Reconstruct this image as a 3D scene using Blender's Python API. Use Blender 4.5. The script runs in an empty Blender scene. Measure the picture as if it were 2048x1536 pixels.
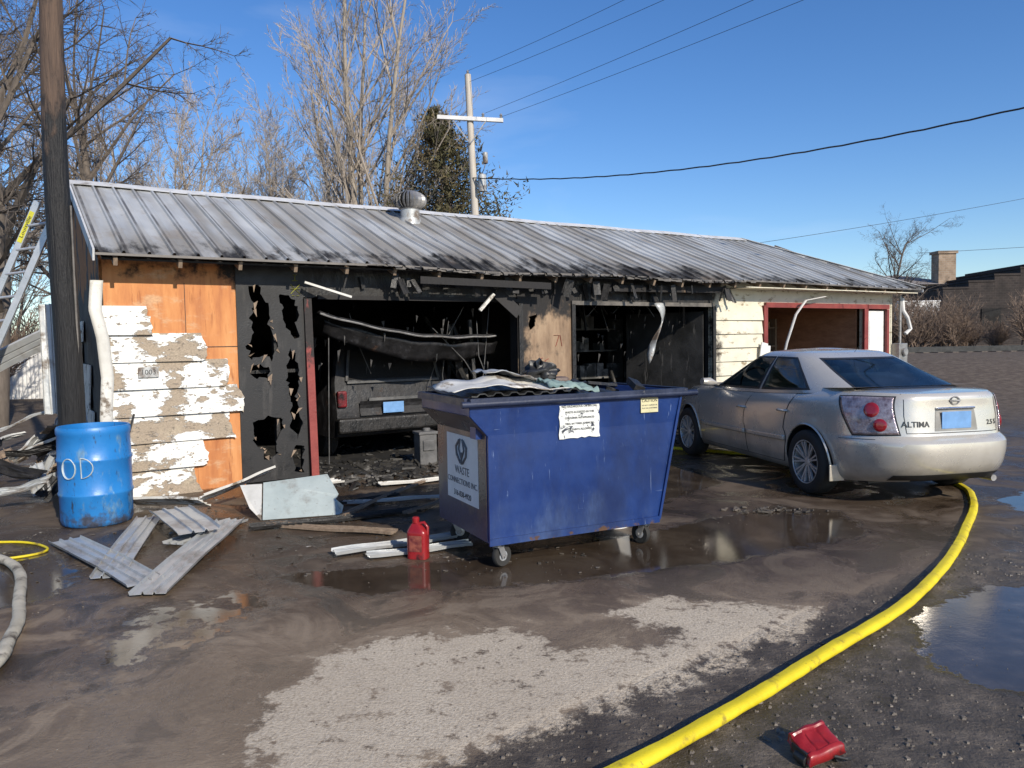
import bpy, bmesh, math, random
from mathutils import Vector, Matrix, noise, Euler
from mathutils.geometry import delaunay_2d_cdt
rad=math.radians
V=Vector
scene=bpy.context.scene
COL=scene.collection
R=random.Random(7)

# ------------------------------------------------------------------ materials
class NT:
    def __init__(s,name):
        s.m=bpy.data.materials.new(name); s.m.use_nodes=True
        s.t=s.m.node_tree; s.t.nodes.clear()
    def n(s,typ,**kw):
        nd=s.t.nodes.new(typ)
        for k,v in kw.items():
            setattr(nd,k,v)
        return nd
    def l(s,a,b): s.t.links.new(a,b)
    def val(s,sock,x):
        if hasattr(x,'is_output'): s.l(x,sock)
        else:
            sock.default_value=x
    def math(s,op,a,b=None,clamp=False):
        nd=s.n('ShaderNodeMath',operation=op); nd.use_clamp=clamp
        s.val(nd.inputs[0],a)
        if b is not None: s.val(nd.inputs[1],b)
        return nd.outputs[0]
    def noise(s,vec,scale,detail=6,rough=.6,dist=0):
        nd=s.n('ShaderNodeTexNoise'); s.l(vec,nd.inputs['Vector'])
        nd.inputs['Scale'].default_value=scale; nd.inputs['Detail'].default_value=detail
        nd.inputs['Roughness'].default_value=rough; nd.inputs['Distortion'].default_value=dist
        return nd.outputs['Fac']
    def ramp(s,fac,stops):
        nd=s.n('ShaderNodeValToRGB'); s.l(fac,nd.inputs[0])
        e=nd.color_ramp.elements
        while len(e)<len(stops): e.new(.5)
        for el,(p,c) in zip(e,stops):
            el.position=p; el.color=(c[0],c[1],c[2],1)
        return nd.outputs[0]
    def mr(s,x,a,b,c=0,d=1,smooth=True):
        nd=s.n('ShaderNodeMapRange'); nd.interpolation_type='SMOOTHSTEP' if smooth else 'LINEAR'
        s.val(nd.inputs['Value'],x)
        for i,v in zip(('From Min','From Max','To Min','To Max'),(a,b,c,d)): s.val(nd.inputs[i],v)
        return nd.outputs[0]
    def mix(s,f,a,b):
        nd=s.n('ShaderNodeMix',data_type='RGBA')
        s.val(nd.inputs[0],f)
        for i,x in ((6,a),(7,b)):
            if hasattr(x,'is_output'): s.l(x,nd.inputs[i])
            else: nd.inputs[i].default_value=(x[0],x[1],x[2],1)
        return nd.outputs[2]
    def coords(s,stretch=(1,1,1)):
        tc=s.n('ShaderNodeTexCoord'); mp=s.n('ShaderNodeMapping')
        s.l(tc.outputs['Object'],mp.inputs['Vector']); mp.inputs['Scale'].default_value=stretch
        return mp.outputs[0]
    def finish(s,color,rough,metal=0,height=None,bump=.3,dist=.01,coat=0,spec=.5):
        p=s.n('ShaderNodeBsdfPrincipled'); o=s.n('ShaderNodeOutputMaterial')
        if hasattr(color,'is_output'): s.l(color,p.inputs['Base Color'])
        else: p.inputs['Base Color'].default_value=(*color,1)
        s.val(p.inputs['Roughness'],rough); s.val(p.inputs['Metallic'],metal)
        p.inputs['Coat Weight'].default_value=coat; p.inputs['Coat Roughness'].default_value=.06
        s.val(p.inputs['Specular IOR Level'],spec)
        if height is not None:
            b=s.n('ShaderNodeBump'); b.inputs['Strength'].default_value=bump; b.inputs['Distance'].default_value=dist
            s.l(height,b.inputs['Height']); s.l(b.outputs[0],p.inputs['Normal'])
        s.l(p.outputs[0],o.inputs[0]); return s.m

def mat(name,stops,scale=4,stretch=(1,1,1),rough=.7,rvar=.1,metal=0,bump=.3,bscale=40,dist=.01,patch=(),coat=0,spec=.5,detail=6,rib_shade=None):
    t=NT(name); v=t.coords(stretch); n=t.noise(v,scale,detail,.65)
    if len(stops)==1:
        c=stops[0][1]; col=t.ramp(n,[(.3,[x*.8 for x in c]),(.7,[min(1,x*1.15) for x in c])])
    else: col=t.ramp(n,stops)
    rg=t.mr(n,.3,.7,rough-rvar,rough+rvar)
    raw=t.coords()
    h=t.noise(v,bscale,5,.6)
    for p in patch:
        pv=t.coords(p.get('stretch',(1,1,1)))
        pn=t.noise(pv,p.get('scale',5),p.get('detail',8),p.get('nr',.65),p.get('distort',0))
        for g in p.get('grads',[]):
            sx=t.n('ShaderNodeSeparateXYZ'); t.l(raw,sx.inputs[0])
            gv=t.mr(sx.outputs['XYZ'.index(g[0])],g[1],g[2],0,g[3])
            pn=t.math('ADD',pn,gv)
        th=p.get('thr',.55); so=p.get('soft',.03)
        m=t.mr(pn,th-so,th+so)
        if 'amt' in p: m=t.math('MULTIPLY',m,p['amt'])
        pc=p['color']
        fine=t.noise(pv,p.get('fscale',30),4)
        pc=t.ramp(fine,[(.3,[x*.65 for x in pc]),(.7,[min(1,x*1.2) for x in pc])])
        col=t.mix(m,col,pc)
        r2=p.get('rough',rough)
        rg=t.mr(m,0,1,rg,r2,False)
        h=t.math('SUBTRACT',h,t.math('MULTIPLY',m,p.get('depth',.4)))
    if rib_shade:
        pitch,off,w0,w1,amt=rib_shade
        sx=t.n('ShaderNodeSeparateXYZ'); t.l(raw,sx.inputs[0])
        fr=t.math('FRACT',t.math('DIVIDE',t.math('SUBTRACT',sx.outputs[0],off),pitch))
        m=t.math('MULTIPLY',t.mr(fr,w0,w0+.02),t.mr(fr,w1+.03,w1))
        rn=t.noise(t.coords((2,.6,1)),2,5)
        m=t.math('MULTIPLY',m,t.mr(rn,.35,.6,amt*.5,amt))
        col=t.mix(m,col,(.05,.045,.04))  # shade of the roof ribs painted into the colour as dark stripes
    return t.finish(col,rg,metal,h,bump,dist,coat,spec)

m_char=mat('charred_wood',[(.3,(.006,.006,.006)),(.6,(.02,.018,.017)),(.75,(.05,.045,.04))],6,(1,1,.5),.55,.2,bump=.6,bscale=30,dist=.02)
m_soot=mat('soot_interior',[(.3,(.004,.004,.004)),(.7,(.013,.011,.010))],3,rough=.85,bump=.4,bscale=12,dist=.03)
m_ply=mat('orange_plywood',[(.3,(.38,.125,.038)),(.5,(.54,.215,.072)),(.7,(.66,.31,.12))],3,(2.2,2.2,.35),.75,.1,bump=.25,bscale=14,dist=.004,
   patch=[dict(color=(.24,.06,.02),scale=5,stretch=(3,3,.35),thr=.62,soft=.07,rough=.8,depth=0,amt=.7),
          dict(color=(.62,.42,.25),scale=3,stretch=(1,1,2),thr=.60,soft=.08,rough=.8,depth=0,amt=.6),
          dict(color=(.1,.04,.02),scale=34,thr=.71,soft=.03,rough=.8,depth=0),
          dict(color=(.02,.015,.012),scale=6,thr=.88,soft=.12,grads=[('Z',2.05,2.5,.35),('X',1.1,1.5,.25)],rough=.8,depth=0)])
m_plyburn=mat('burnt_plywood',[(.3,(.16,.1,.06)),(.5,(.28,.19,.12)),(.7,(.4,.29,.19))],3,(2,2,.5),.8,.1,bump=.3,bscale=20,
   patch=[dict(color=(.012,.01,.01),scale=3.2,stretch=(1,1,.7),thr=.66,soft=.09,grads=[('Z',1.7,2.3,.35),('X',5.75,5.1,.2),('Z',.9,.2,.2)],rough=.7,depth=.1),
          dict(color=(.42,.33,.22),scale=14,thr=.72,soft=.03,rough=.8)])
m_sheath=mat('black_sheathing',[(.3,(.008,.008,.009)),(.7,(.028,.027,.027))],4,rough=.6,rvar=.15,bump=.3,bscale=50,
   patch=[dict(color=(.16,.14,.12),scale=20,thr=.70,soft=.03,rough=.9),dict(color=(.07,.065,.06),scale=2.5,stretch=(2,1,.4),thr=.6,soft=.06,rough=.7,amt=.6)])
m_peel=mat('peeling_white_siding',[(.3,(.66,.64,.59)),(.7,(.84,.83,.79))],4,rough=.55,bump=.8,bscale=18,dist=.008,
   patch=[dict(color=(.36,.29,.215),scale=1.9,stretch=(1,1,1.9),thr=.52,soft=.012,rough=.9,fscale=60,depth=1.2),
          dict(color=(.30,.25,.2),scale=14,stretch=(1,1,2.0),thr=.62,soft=.015,rough=.9,depth=.8),
          dict(color=(.5,.42,.3),scale=4,thr=.62,soft=.08,rough=.7,depth=0,amt=.5),
          dict(color=(.13,.10,.08),scale=6,stretch=(.6,1,3),thr=.68,soft=.05,rough=.9,depth=0,amt=.7)])
m_cream=mat('cream_siding',[(.3,(.58,.53,.41)),(.7,(.73,.68,.55))],3,rough=.6,bump=.25,bscale=20,
   patch=[dict(color=(.3,.24,.15),scale=4,stretch=(1,1,2),thr=.60,soft=.05,rough=.8),
          dict(color=(.05,.04,.03),scale=3,thr=.82,soft=.1,grads=[('X',9.9,9.0,.3),('Z',2.0,2.5,.15)],rough=.8)])
m_white=mat('white_paint',[(.3,(.6,.59,.57)),(.7,(.78,.77,.75))],5,rough=.5,bump=.15,patch=[dict(color=(.3,.27,.23),scale=8,thr=.66,soft=.04,rough=.8)])
m_red=mat('red_trim_paint',[(.3,(.16,.028,.024)),(.7,(.26,.05,.042))],6,rough=.55,bump=.2)
m_redchar=mat('scorched_red_trim',[(.3,(.2,.035,.03)),(.7,(.3,.06,.05))],6,rough=.6,bump=.4,
   patch=[dict(color=(.02,.016,.015),scale=7,stretch=(1,1,.5),thr=.72,soft=.06,grads=[('Z',.7,2.0,.35)],rough=.7)])
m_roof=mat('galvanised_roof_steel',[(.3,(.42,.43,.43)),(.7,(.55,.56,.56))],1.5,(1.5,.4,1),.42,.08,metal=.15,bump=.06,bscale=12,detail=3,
   patch=[dict(color=(.22,.195,.16),scale=1.0,stretch=(3.0,.28,1),thr=.72,soft=.17,detail=3,nr=.5,fscale=4,rough=.6,depth=0,amt=.8,grads=[('X',.8,4.0,.12),('Y',1.8,-.4,.07),('X',11.5,6.5,.13)]),
          dict(color=(.022,.02,.018),scale=2.0,stretch=(2,.8,1),thr=.93,soft=.12,detail=5,rough=.75,depth=0,grads=[('Y',.55,-.42,.30),('X',2.2,4.0,.12),('X',10.5,8.3,.12)]),
          dict(color=(.24,.18,.13),scale=3,stretch=(1,.4,1),thr=.62,soft=.09,detail=4,rough=.7,depth=0,amt=.35)],rib_shade=(.235,-.06,.17,.30,.8))
m_roofedge=mat('roof_trim',[(.3,(.5,.5,.5)),(.7,(.7,.7,.7))],6,rough=.5,metal=.1,patch=[dict(color=(.2,.17,.14),scale=3,thr=.62,soft=.1,rough=.7)])
m_drip=mat('sooty_drip_edge',[(.3,(.05,.045,.04)),(.7,(.2,.18,.16))],5,rough=.6,metal=.1)
m_wood=mat('weathered_wood',[(.3,(.16,.11,.075)),(.7,(.32,.24,.17))],5,(4,4,.6),.8,.1,bump=.4)
m_shelfwood=mat('brown_stained_wood',[(.3,(.28,.125,.065)),(.7,(.48,.24,.13))],4,(1,1,3),.7,.1,bump=.3)
m_galv=mat('sheet_metal_panel',[(.3,(.34,.35,.35)),(.7,(.52,.53,.52))],5,rough=.45,metal=.2,bump=.2,
   patch=[dict(color=(.17,.13,.10),scale=4,thr=.56,soft=.09,rough=.8),dict(color=(.03,.027,.025),scale=6,thr=.66,soft=.04,rough=.8)])
m_strip=mat('galvanised_siding_strip',[(.3,(.40,.41,.41)),(.7,(.56,.57,.57))],2,rough=.36,metal=.35,bump=.06,
   patch=[dict(color=(.25,.21,.17),scale=2.2,thr=.58,soft=.12,detail=4,rough=.5,depth=0,amt=.75),dict(color=(.04,.036,.032),scale=8,thr=.70,soft=.04,rough=.8,depth=0)])
m_canister=mat('scorched_canister',[(.3,(.05,.05,.05)),(.7,(.16,.155,.15))],5,rough=.6,bump=.3)
m_panel_white=mat('white_bent_panel',[(.3,(.55,.53,.48)),(.7,(.72,.7,.65))],5,rough=.5,bump=.2,patch=[dict(color=(.2,.16,.12),scale=5,thr=.58,soft=.06,rough=.8),dict(color=(.04,.035,.03),scale=7,thr=.68,soft=.04,rough=.8)])
m_panel_blue=mat('pale_blue_panel',[(.3,(.30,.345,.34)),(.7,(.40,.45,.44))],3,rough=.5,bump=.15,patch=[dict(color=(.12,.1,.08),scale=30,thr=.66,soft=.03,rough=.8),dict(color=(.2,.19,.17),scale=4,thr=.58,soft=.08,rough=.8,amt=.6)])
m_pole=mat('pole_wood',[(.3,(.055,.035,.026)),(.7,(.15,.10,.072))],5,(6,6,.35),.85,.1,bump=.8,bscale=12,dist=.02,
   patch=[dict(color=(.008,.007,.007),scale=4,stretch=(1.5,1.5,.6),thr=.60,soft=.1,rough=.6,grads=[('Z',4.6,2.4,.5)])])
m_polelight=mat('sunbleached_pole',[(.3,(.42,.37,.31)),(.7,(.58,.53,.46))],5,(6,6,.4),.85,.1,bump=.4)
m_bark=mat('bark_grey',[(.3,(.24,.2,.16)),(.7,(.42,.37,.31))],6,(3,3,.6),.9,.05,bump=.5)
m_barkdark=mat('bark_brown',[(.3,(.085,.068,.055)),(.7,(.17,.14,.115))],6,(3,3,.6),.9,.05,bump=.5)
m_twig=mat('twig_tan',[(.3,(.29,.24,.19)),(.7,(.44,.38,.32))],3,rough=.9,bump=0)
m_barrel=mat('blue_plastic_drum',[(.3,(.012,.15,.43)),(.7,(.025,.21,.54))],3,rough=.38,bump=.08,
   patch=[dict(color=(.12,.25,.4),scale=6,stretch=(1,1,.4),thr=.62,soft=.05,rough=.6,depth=0),dict(color=(.03,.06,.12),scale=14,stretch=(2,2,.5),thr=.64,soft=.04,rough=.6,depth=0),dict(color=(.05,.06,.09),scale=9,thr=.72,soft=.12,rough=.6,grads=[('Z',.3,0,.25)],depth=0)])
m_spray=mat('faded_spray_paint',[(.3,(.3,.38,.42)),(.7,(.5,.55,.55))],14,rough=.7,bump=0)
m_dump=mat('dumpster_blue',[(.3,(.005,.022,.115)),(.7,(.009,.038,.165))],3,rough=.36,rvar=.08,bump=.15,bscale=6,dist=.012,
   patch=[dict(color=(.15,.21,.36),scale=14,stretch=(4,1,.25),thr=.66,soft=.025,rough=.6,depth=0,distort=.5),
          dict(color=(.13,.19,.34),scale=10,stretch=(.3,1,6),thr=.69,soft=.018,rough=.6,depth=0),
          dict(color=(.05,.09,.2),scale=2.5,stretch=(1.5,1,.6),thr=.68,soft=.14,rough=.6,depth=0,grads=[('Z',.6,.2,.14)],amt=.6),
          dict(color=(.003,.007,.03),scale=1.6,stretch=(1,1,.5),thr=.56,soft=.12,rough=.45,depth=0,amt=.5),
          dict(color=(.09,.045,.025),scale=9,thr=.90,soft=.04,rough=.85,depth=.1,grads=[('Z',.28,.19,.32)])])
m_dumpside=mat('brown_end_panel',[(.3,(.06,.045,.042)),(.7,(.14,.10,.088))],3,rough=.33,rvar=.1,bump=.15,patch=[dict(color=(.015,.025,.08),scale=2,thr=.7,soft=.1,rough=.4,depth=0,grads=[('Z',.7,.2,.3)])])  # dark brown end panel, turning bluer towards the bottom
m_black=mat('black_plastic',[(.3,(.012,.012,.012)),(.7,(.03,.03,.03))],5,rough=.45,bump=.15)
m_rimbar=mat('dumpster_rim_paint',[(.3,(.008,.012,.03)),(.7,(.02,.03,.07))],5,rough=.45,bump=.2,patch=[dict(color=(.1,.1,.12),scale=9,thr=.66,soft=.04,rough=.6)])
m_rubber=mat('tyre_rubber',[(.3,(.015,.015,.015)),(.7,(.035,.033,.03))],8,rough=.8,bump=.3,bscale=60)
m_steel=mat('dull_steel',[(.3,(.25,.24,.23)),(.7,(.42,.41,.4))],8,rough=.4,metal=.5,bump=.1)
m_alu=mat('aluminium',[(.3,(.5,.51,.52)),(.7,(.66,.67,.68))],8,rough=.35,metal=.5,bump=.05)
m_sticker=mat('white_sticker',[(.3,(.55,.56,.57)),(.7,(.70,.70,.69))],6,rough=.5,bump=.05,patch=[dict(color=(.05,.07,.15),scale=9,thr=.70,soft=.02,rough=.5)])
m_stickertorn=mat('torn_notice',[(.3,(.62,.63,.6)),(.7,(.76,.77,.75))],6,rough=.5,bump=.4,patch=[dict(color=(.035,.04,.06),scale=13,stretch=(1,1,1),thr=.58,soft=.015,rough=.5,distort=1.2)])
m_ink=mat('black_ink',[(.5,(.02,.02,.022))],6,rough=.6,bump=0)
m_inkgrey=mat('grey_ink',[(.5,(.12,.12,.13))],6,rough=.6,bump=0)
m_yellowpaper=mat('caution_sticker',[(.5,(.6,.55,.33))],6,rough=.6,bump=0)
m_hose=mat('yellow_hose',[(.3,(.60,.47,.008)),(.7,(.74,.60,.015))],5,rough=.6,rvar=.1,bump=.35,bscale=90,dist=.003,
   patch=[dict(color=(.18,.12,.03),scale=7,thr=.60,soft=.08,rough=.7,depth=0,amt=.8),dict(color=(.05,.04,.02),scale=30,thr=.67,soft=.03,rough=.7,depth=0)])
m_hosewhite=mat('dirty_canvas_hose',[(.3,(.36,.32,.24)),(.7,(.55,.5,.4))],6,rough=.8,bump=.3,bscale=80,patch=[dict(color=(.1,.08,.06),scale=7,thr=.6,soft=.1,rough=.8)])
m_jug=mat('red_plastic_jug',[(.3,(.20,.009,.013)),(.7,(.33,.02,.022))],6,rough=.3,bump=.05,patch=[dict(color=(.04,.01,.01),scale=6,thr=.60,soft=.06,rough=.5,depth=0)])
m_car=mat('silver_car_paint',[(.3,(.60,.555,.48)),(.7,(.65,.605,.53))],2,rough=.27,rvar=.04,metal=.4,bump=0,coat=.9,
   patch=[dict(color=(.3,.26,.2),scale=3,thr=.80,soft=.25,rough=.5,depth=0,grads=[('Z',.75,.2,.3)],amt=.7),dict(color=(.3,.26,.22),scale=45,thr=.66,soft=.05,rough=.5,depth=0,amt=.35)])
m_chrome=mat('chrome',[(.5,(.75,.75,.75))],4,rough=.12,rvar=.03,metal=1,bump=0)
m_rim=mat('alloy_rim',[(.5,(.62,.61,.59))],6,rough=.35,metal=.5,bump=0)
m_lamp=mat('red_lens',[(.5,(.30,.010,.014))],6,rough=.12,rvar=.02,bump=0,coat=1)
m_lampclear=mat('clear_lens',[(.3,(.16,.09,.095)),(.5,(.42,.34,.35)),(.7,(.6,.53,.54))],16,rough=.12,rvar=.03,metal=.5,bump=.4,bscale=60,coat=1)
m_plate=mat('licence_plate_blank',[(.5,(.16,.32,.58))],8,rough=.4,bump=0)
m_interior=mat('car_interior_cloth',[(.3,(.36,.31,.24)),(.7,(.48,.42,.33))],8,rough=.9,bump=.1)
m_vanpaint=mat('burnt_van_paint',[(.3,(.006,.006,.006)),(.58,(.014,.013,.014)),(.72,(.06,.06,.065))],3.5,rough=.5,rvar=.18,metal=.2,bump=.5,bscale=18,
   patch=[dict(color=(.10,.095,.09),scale=8,stretch=(1,1,1.5),thr=.67,soft=.03,rough=.7),dict(color=(.07,.035,.02),scale=5,thr=.66,soft=.06,rough=.8)])
def brickmat(name,c1,c2,mort,sc):
    t=NT(name); v=t.coords(); 
    sp=t.n('ShaderNodeSeparateXYZ'); t.l(v,sp.inputs[0]); cb=t.n('ShaderNodeCombineXYZ')
    t.l(t.math('ADD',sp.outputs[0],sp.outputs[1]),cb.inputs[0]); t.l(sp.outputs[2],cb.inputs[1])
    b=t.n('ShaderNodeTexBrick'); t.l(cb.outputs[0],b.inputs['Vector']); b.inputs['Scale'].default_value=sc
    b.inputs['Color1'].default_value=(*c1,1); b.inputs['Color2'].default_value=(*c2,1); b.inputs['Mortar'].default_value=(*mort,1)
    b.inputs['Mortar Size'].default_value=.015
    n=t.noise(v,1.5,6); col=t.mix(t.mr(n,.4,.7,0,.6),b.outputs['Color'],[x*.5 for x in c1])
    return t.finish(col,.9,0,b.outputs['Fac'],-.3,.02)
m_brickdark=brickmat('dark_brick',(.025,.019,.018),(.045,.034,.03),(.06,.052,.045),1.6)
m_bricktan=brickmat('tan_brick',(.26,.185,.125),(.36,.265,.19),(.33,.29,.24),1.6)

def glassmat(name,tint):
    t=NT(name); g=t.n('ShaderNodeBsdfGlossy'); g.inputs['Roughness'].default_value=.03
    tr=t.n('ShaderNodeBsdfTransparent'); tr.inputs[0].default_value=(*tint,1)
    fr=t.n('ShaderNodeFresnel'); fr.inputs[0].default_value=1.6
    v=t.coords(); n=t.noise(v,5,4)
    f=t.math('ADD',fr.outputs[0],t.mr(n,.3,.8,.0,.08))
    mx=t.n('ShaderNodeMixShader'); t.l(f,mx.inputs[0]); t.l(tr.outputs[0],mx.inputs[1]); t.l(g.outputs[0],mx.inputs[2])
    o=t.n('ShaderNodeOutputMaterial'); t.l(mx.outputs[0],o.inputs[0]); return t.m
m_glass=glassmat('car_window_glass',(.72,.80,.74))

# ------------------------------------------------------------------ mesh builder
class MB:
    def __init__(s): s.v=[]; s.f=[]
    def add(s,vs,fs):
        o=len(s.v); s.v.extend(vs); s.f.extend([tuple(i+o for i in f) for f in fs])
    def box(s,c,size,rot=None,M=None):
        hx,hy,hz=[a/2 for a in size]; c=V(c)
        pts=[V((x,y,z)) for z in(-hz,hz) for y in(-hy,hy) for x in(-hx,hx)]
        if rot is not None:
            rm=Euler(rot).to_matrix(); pts=[rm@p for p in pts]
        if M is not None: pts=[M@p for p in pts]
        s.add([p+c for p in pts],[(0,2,3,1),(4,5,7,6),(0,1,5,4),(2,6,7,3),(0,4,6,2),(1,3,7,5)])
    def beam(s,a,b,w,h,up=(0,0,1)):
        a=V(a);b=V(b);d=(b-a).normalized(); up=V(up)
        if abs(d.dot(up))>.99: up=V((0,1,0))
        sd=d.cross(up).normalized(); u=sd.cross(d)
        vs=[]
        for p in(a,b):
            for i,j in((-1,-1),(1,-1),(1,1),(-1,1)): vs.append(p+sd*(i*w/2)+u*(j*h/2))
        s.add(vs,[(3,2,1,0),(4,5,6,7),(0,1,5,4),(1,2,6,5),(2,3,7,6),(3,0,4,7)])
    def tube(s,pts,r,n=8,caps=True,flat=1.0):
        pts=[V(p) for p in pts]; k=len(pts)
        rs=r if isinstance(r,(list,tuple)) else [r]*k
        prev=None; vs=[]; fs=[]
        for i,p in enumerate(pts):
            d=(pts[min(i+1,k-1)]-pts[max(i-1,0)])
            if d.length<1e-9: d=V((0,0,1))
            d.normalize()
            if prev is None:
                up=V((0,0,1)) if abs(d.z)<.9 else V((1,0,0))
                a=d.cross(up).normalized()
            else:
                a=(prev-d*prev.dot(d))
                if a.length<1e-6: a=d.orthogonal()
                a.normalize()
            prev=a; b=d.cross(a)
            for j in range(n):
                t=2*math.pi*j/n
                vs.append(p+a*(math.cos(t)*rs[i])+b*(math.sin(t)*rs[i]*flat))
        for i in range(k-1):
            for j in range(n):
                fs.append((i*n+j,i*n+(j+1)%n,(i+1)*n+(j+1)%n,(i+1)*n+j))
        if caps:
            fs.append(tuple(range(n-1,-1,-1))); fs.append(tuple((k-1)*n+j for j in range(n)))
        s.add(vs,fs)
    def cyl(s,a,b,r,r2=None,n=16): s.tube([a,b],[r,r if r2 is None else r2],n)
    def lathe(s,prof,n=24,M=None,cap=True):
        vs=[];fs=[];k=len(prof)
        for r,z in prof:
            for j in range(n):
                t=2*math.pi*j/n; p=V((r*math.cos(t),r*math.sin(t),z)); vs.append(M@p if M else p)
        for i in range(k-1):
            for j in range(n): fs.append((i*n+j,i*n+(j+1)%n,(i+1)*n+(j+1)%n,(i+1)*n+j))
        if cap:
            fs.append(tuple(range(n-1,-1,-1))); fs.append(tuple((k-1)*n+j for j in range(n)))
        s.add(vs,fs)
    def grid(s,F,nu,nv,closeu=False,skip=None):
        vs=[F(i/nu,j/nv) for j in range(nv+1) for i in range(nu+(0 if closeu else 1))]
        w=nu if closeu else nu+1; fs=[]
        for j in range(nv):
            for i in range(nu):
                if skip and skip((i+.5)/nu,(j+.5)/nv): continue
                a=j*w+i; b=j*w+(i+1)%w if closeu else a+1
                fs.append((a,b,b+w,a+w))
        s.add(vs,fs)
    def obj(s,name,m,parent=None,smooth=None,bevel=0,loc=None,rz=0,recalc=True,solid=0,rot=None):
        me=bpy.data.meshes.new(name); me.from_pydata([tuple(p) for p in s.v],[],s.f)
        if recalc:
            bm=bmesh.new(); bm.from_mesh(me); bmesh.ops.recalc_face_normals(bm,faces=bm.faces); bm.to_mesh(me); bm.free()
        me.materials.append(m); me.update()
        if smooth is not None:
            me.polygons.foreach_set('use_smooth',[True]*len(me.polygons)); me.set_sharp_from_angle(angle=rad(smooth))
        o=bpy.data.objects.new(name,me); COL.objects.link(o)
        if parent: o.parent=parent
        if loc is not None: o.location=loc
        o.rotation_euler=rot if rot else (0,0,rz)
        if solid:
            md=o.modifiers.new('s','SOLIDIFY'); md.thickness=solid; md.offset=0
        if bevel:
            md=o.modifiers.new('b','BEVEL'); md.width=bevel; md.segments=2; md.limit_method='ANGLE'; md.angle_limit=rad(40)
        return o
def top(o,label,cat,group=None,kind=None):
    if label: o['label']=label
    if cat: o['category']=cat
    if group: o['group']=group
    if kind: o['kind']=kind
    return o
def thing(name,label,cat,loc=(0,0,0),rz=0,group=None,rot=None):
    o=bpy.data.objects.new(name,None); COL.objects.link(o); o.empty_display_size=.2
    o.location=loc; o.rotation_euler=rot if rot else (0,0,rz)
    return top(o,label,cat,group)
def text(s,size,m,parent,M,name='lettering',wrap=None,sx=1,off=0):
    cu=bpy.data.curves.new('t','FONT'); cu.body=s; cu.size=size; cu.align_x='CENTER'; cu.align_y='CENTER'; cu.extrude=.0008; cu.resolution_u=3; cu.offset=off
    ob=bpy.data.objects.new('t',cu); COL.objects.link(ob)
    bpy.context.view_layer.update()
    me=bpy.data.meshes.new_from_object(ob.evaluated_get(bpy.context.evaluated_depsgraph_get()))
    bpy.data.objects.remove(ob)
    for v in me.vertices:
        p=V((v.co.x*sx,v.co.y,v.co.z)); v.co=wrap(p) if wrap else M@p
    me.materials.clear(); me.materials.append(m); me.name=name
    o=bpy.data.objects.new(name,me); COL.objects.link(o); o.parent=parent
    return o
def front(x,y,z): return Matrix.Translation((x,y,z))@Matrix.Rotation(rad(90),4,'X')

def jag(loop,amp,step,rng,keep=None):
    out=[]
    n=len(loop)
    for i in range(n):
        a=V(loop[i]);b=V(loop[(i+1)%n]); L=(b-a).length; k=max(1,int(L/step))
        for j in range(k):
            p=a.lerp(b,j/k)
            if keep and keep(a,b): out.append(p); continue
            out.append(p+V((rng.uniform(-amp,amp),rng.uniform(-amp,amp))))
    return out
def inpoly(p,poly):
    c=False;n=len(poly);j=n-1
    for i in range(n):
        a=poly[i];b=poly[j]
        if (a[1]>p[1])!=(b[1]>p[1]) and p[0]<(b[0]-a[0])*(p[1]-a[1])/(b[1]-a[1])+a[0]: c=not c
        j=i
    return c
def sheet(mb,outline,holes,F,thick):
    pts=[];edges=[];loops=[outline]+list(holes)
    for lp in loops:
        o=len(pts); pts+= [V(p) for p in lp]; edges+=[(o+i,o+(i+1)%len(lp)) for i in range(len(lp))]
    r=delaunay_2d_cdt(pts,edges,[],0,1e-6)
    vv,ee,ff=r[0],r[1],r[2]
    keep=[]
    for f in ff:
        c=sum((vv[i] for i in f),V((0,0)))/len(f)
        if inpoly(c,outline) and not any(inpoly(c,h) for h in holes): keep.append(tuple(f))
    T=V(thick)
    fr=[F(p.x,p.y) for p in vv]
    mb.add(fr,keep); mb.add([p+T for p in fr],[f[::-1] for f in keep])
    for lp in loops:
        n=len(lp)
        a=[F(p[0],p[1]) for p in lp]
        mb.add(a+[p+T for p in a],[(i,(i+1)%n,n+(i+1)%n,n+i) for i in range(n)])

# ------------------------------------------------------------------ ground
def smooth(a,b,x):
    t=max(0,min(1,(x-a)/(b-a))); return t*t*(3-2*t)
def gz(x,y): return .85*smooth(17,27,y)*smooth(8.5,13,x)
def pdist(p,poly):
    d=1e9;n=len(poly)
    for i in range(n):
        ax,ay=poly[i];bx,by=poly[(i+1)%n];dx=bx-ax;dy=by-ay
        t=max(0,min(1,((p[0]-ax)*dx+(p[1]-ay)*dy)/(dx*dx+dy*dy)))
        d=min(d,math.hypot(p[0]-ax-t*dx,p[1]-ay-t*dy))
    return -d if inpoly(p,poly) else d
DRY=[(-1.02,2.2),(-1.02,2.84),(-1.155,3.3),(-.99,3.89),(-.64,4.15),(.05,4.17),(.2,3.87),(.56,3.88),(.94,4.08),(.53,4.4),(.83,4.68),(1.79,4.46),(1.55,4.12),(.68,3.48),(-.03,3.0),(-.35,2.82),(-.9,2.2)]
P1=[(2.25,4.4),(2.9,4.87),(3.8,4.9),(4.5,3.9),(3.2,2.9),(2.3,3.25),(1.97,3.65)]
P2=[(4.45,6.3),(4.6,7.4),(5.6,7.9),(6.5,7.3),(5.6,6.2)]
P3=[(-4.6,5.2),(-4.0,6.3),(-3.4,6.0),(-2.9,5.2),(-3.0,4.7),(-4.0,4.2)]
P4=[(-1.9,5.3),(-.5,5.6),(1.0,6.3),(2.5,7.3),(3.0,7.0),(2.9,6.1),(1.6,5.4),(.4,5.0),(-1.0,4.8)]
P5=[(-2.6,4.7),(-1.9,5.2),(-1.2,4.9),(-1.5,4.0),(-1.9,3.3),(-2.4,3.6)]
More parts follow.
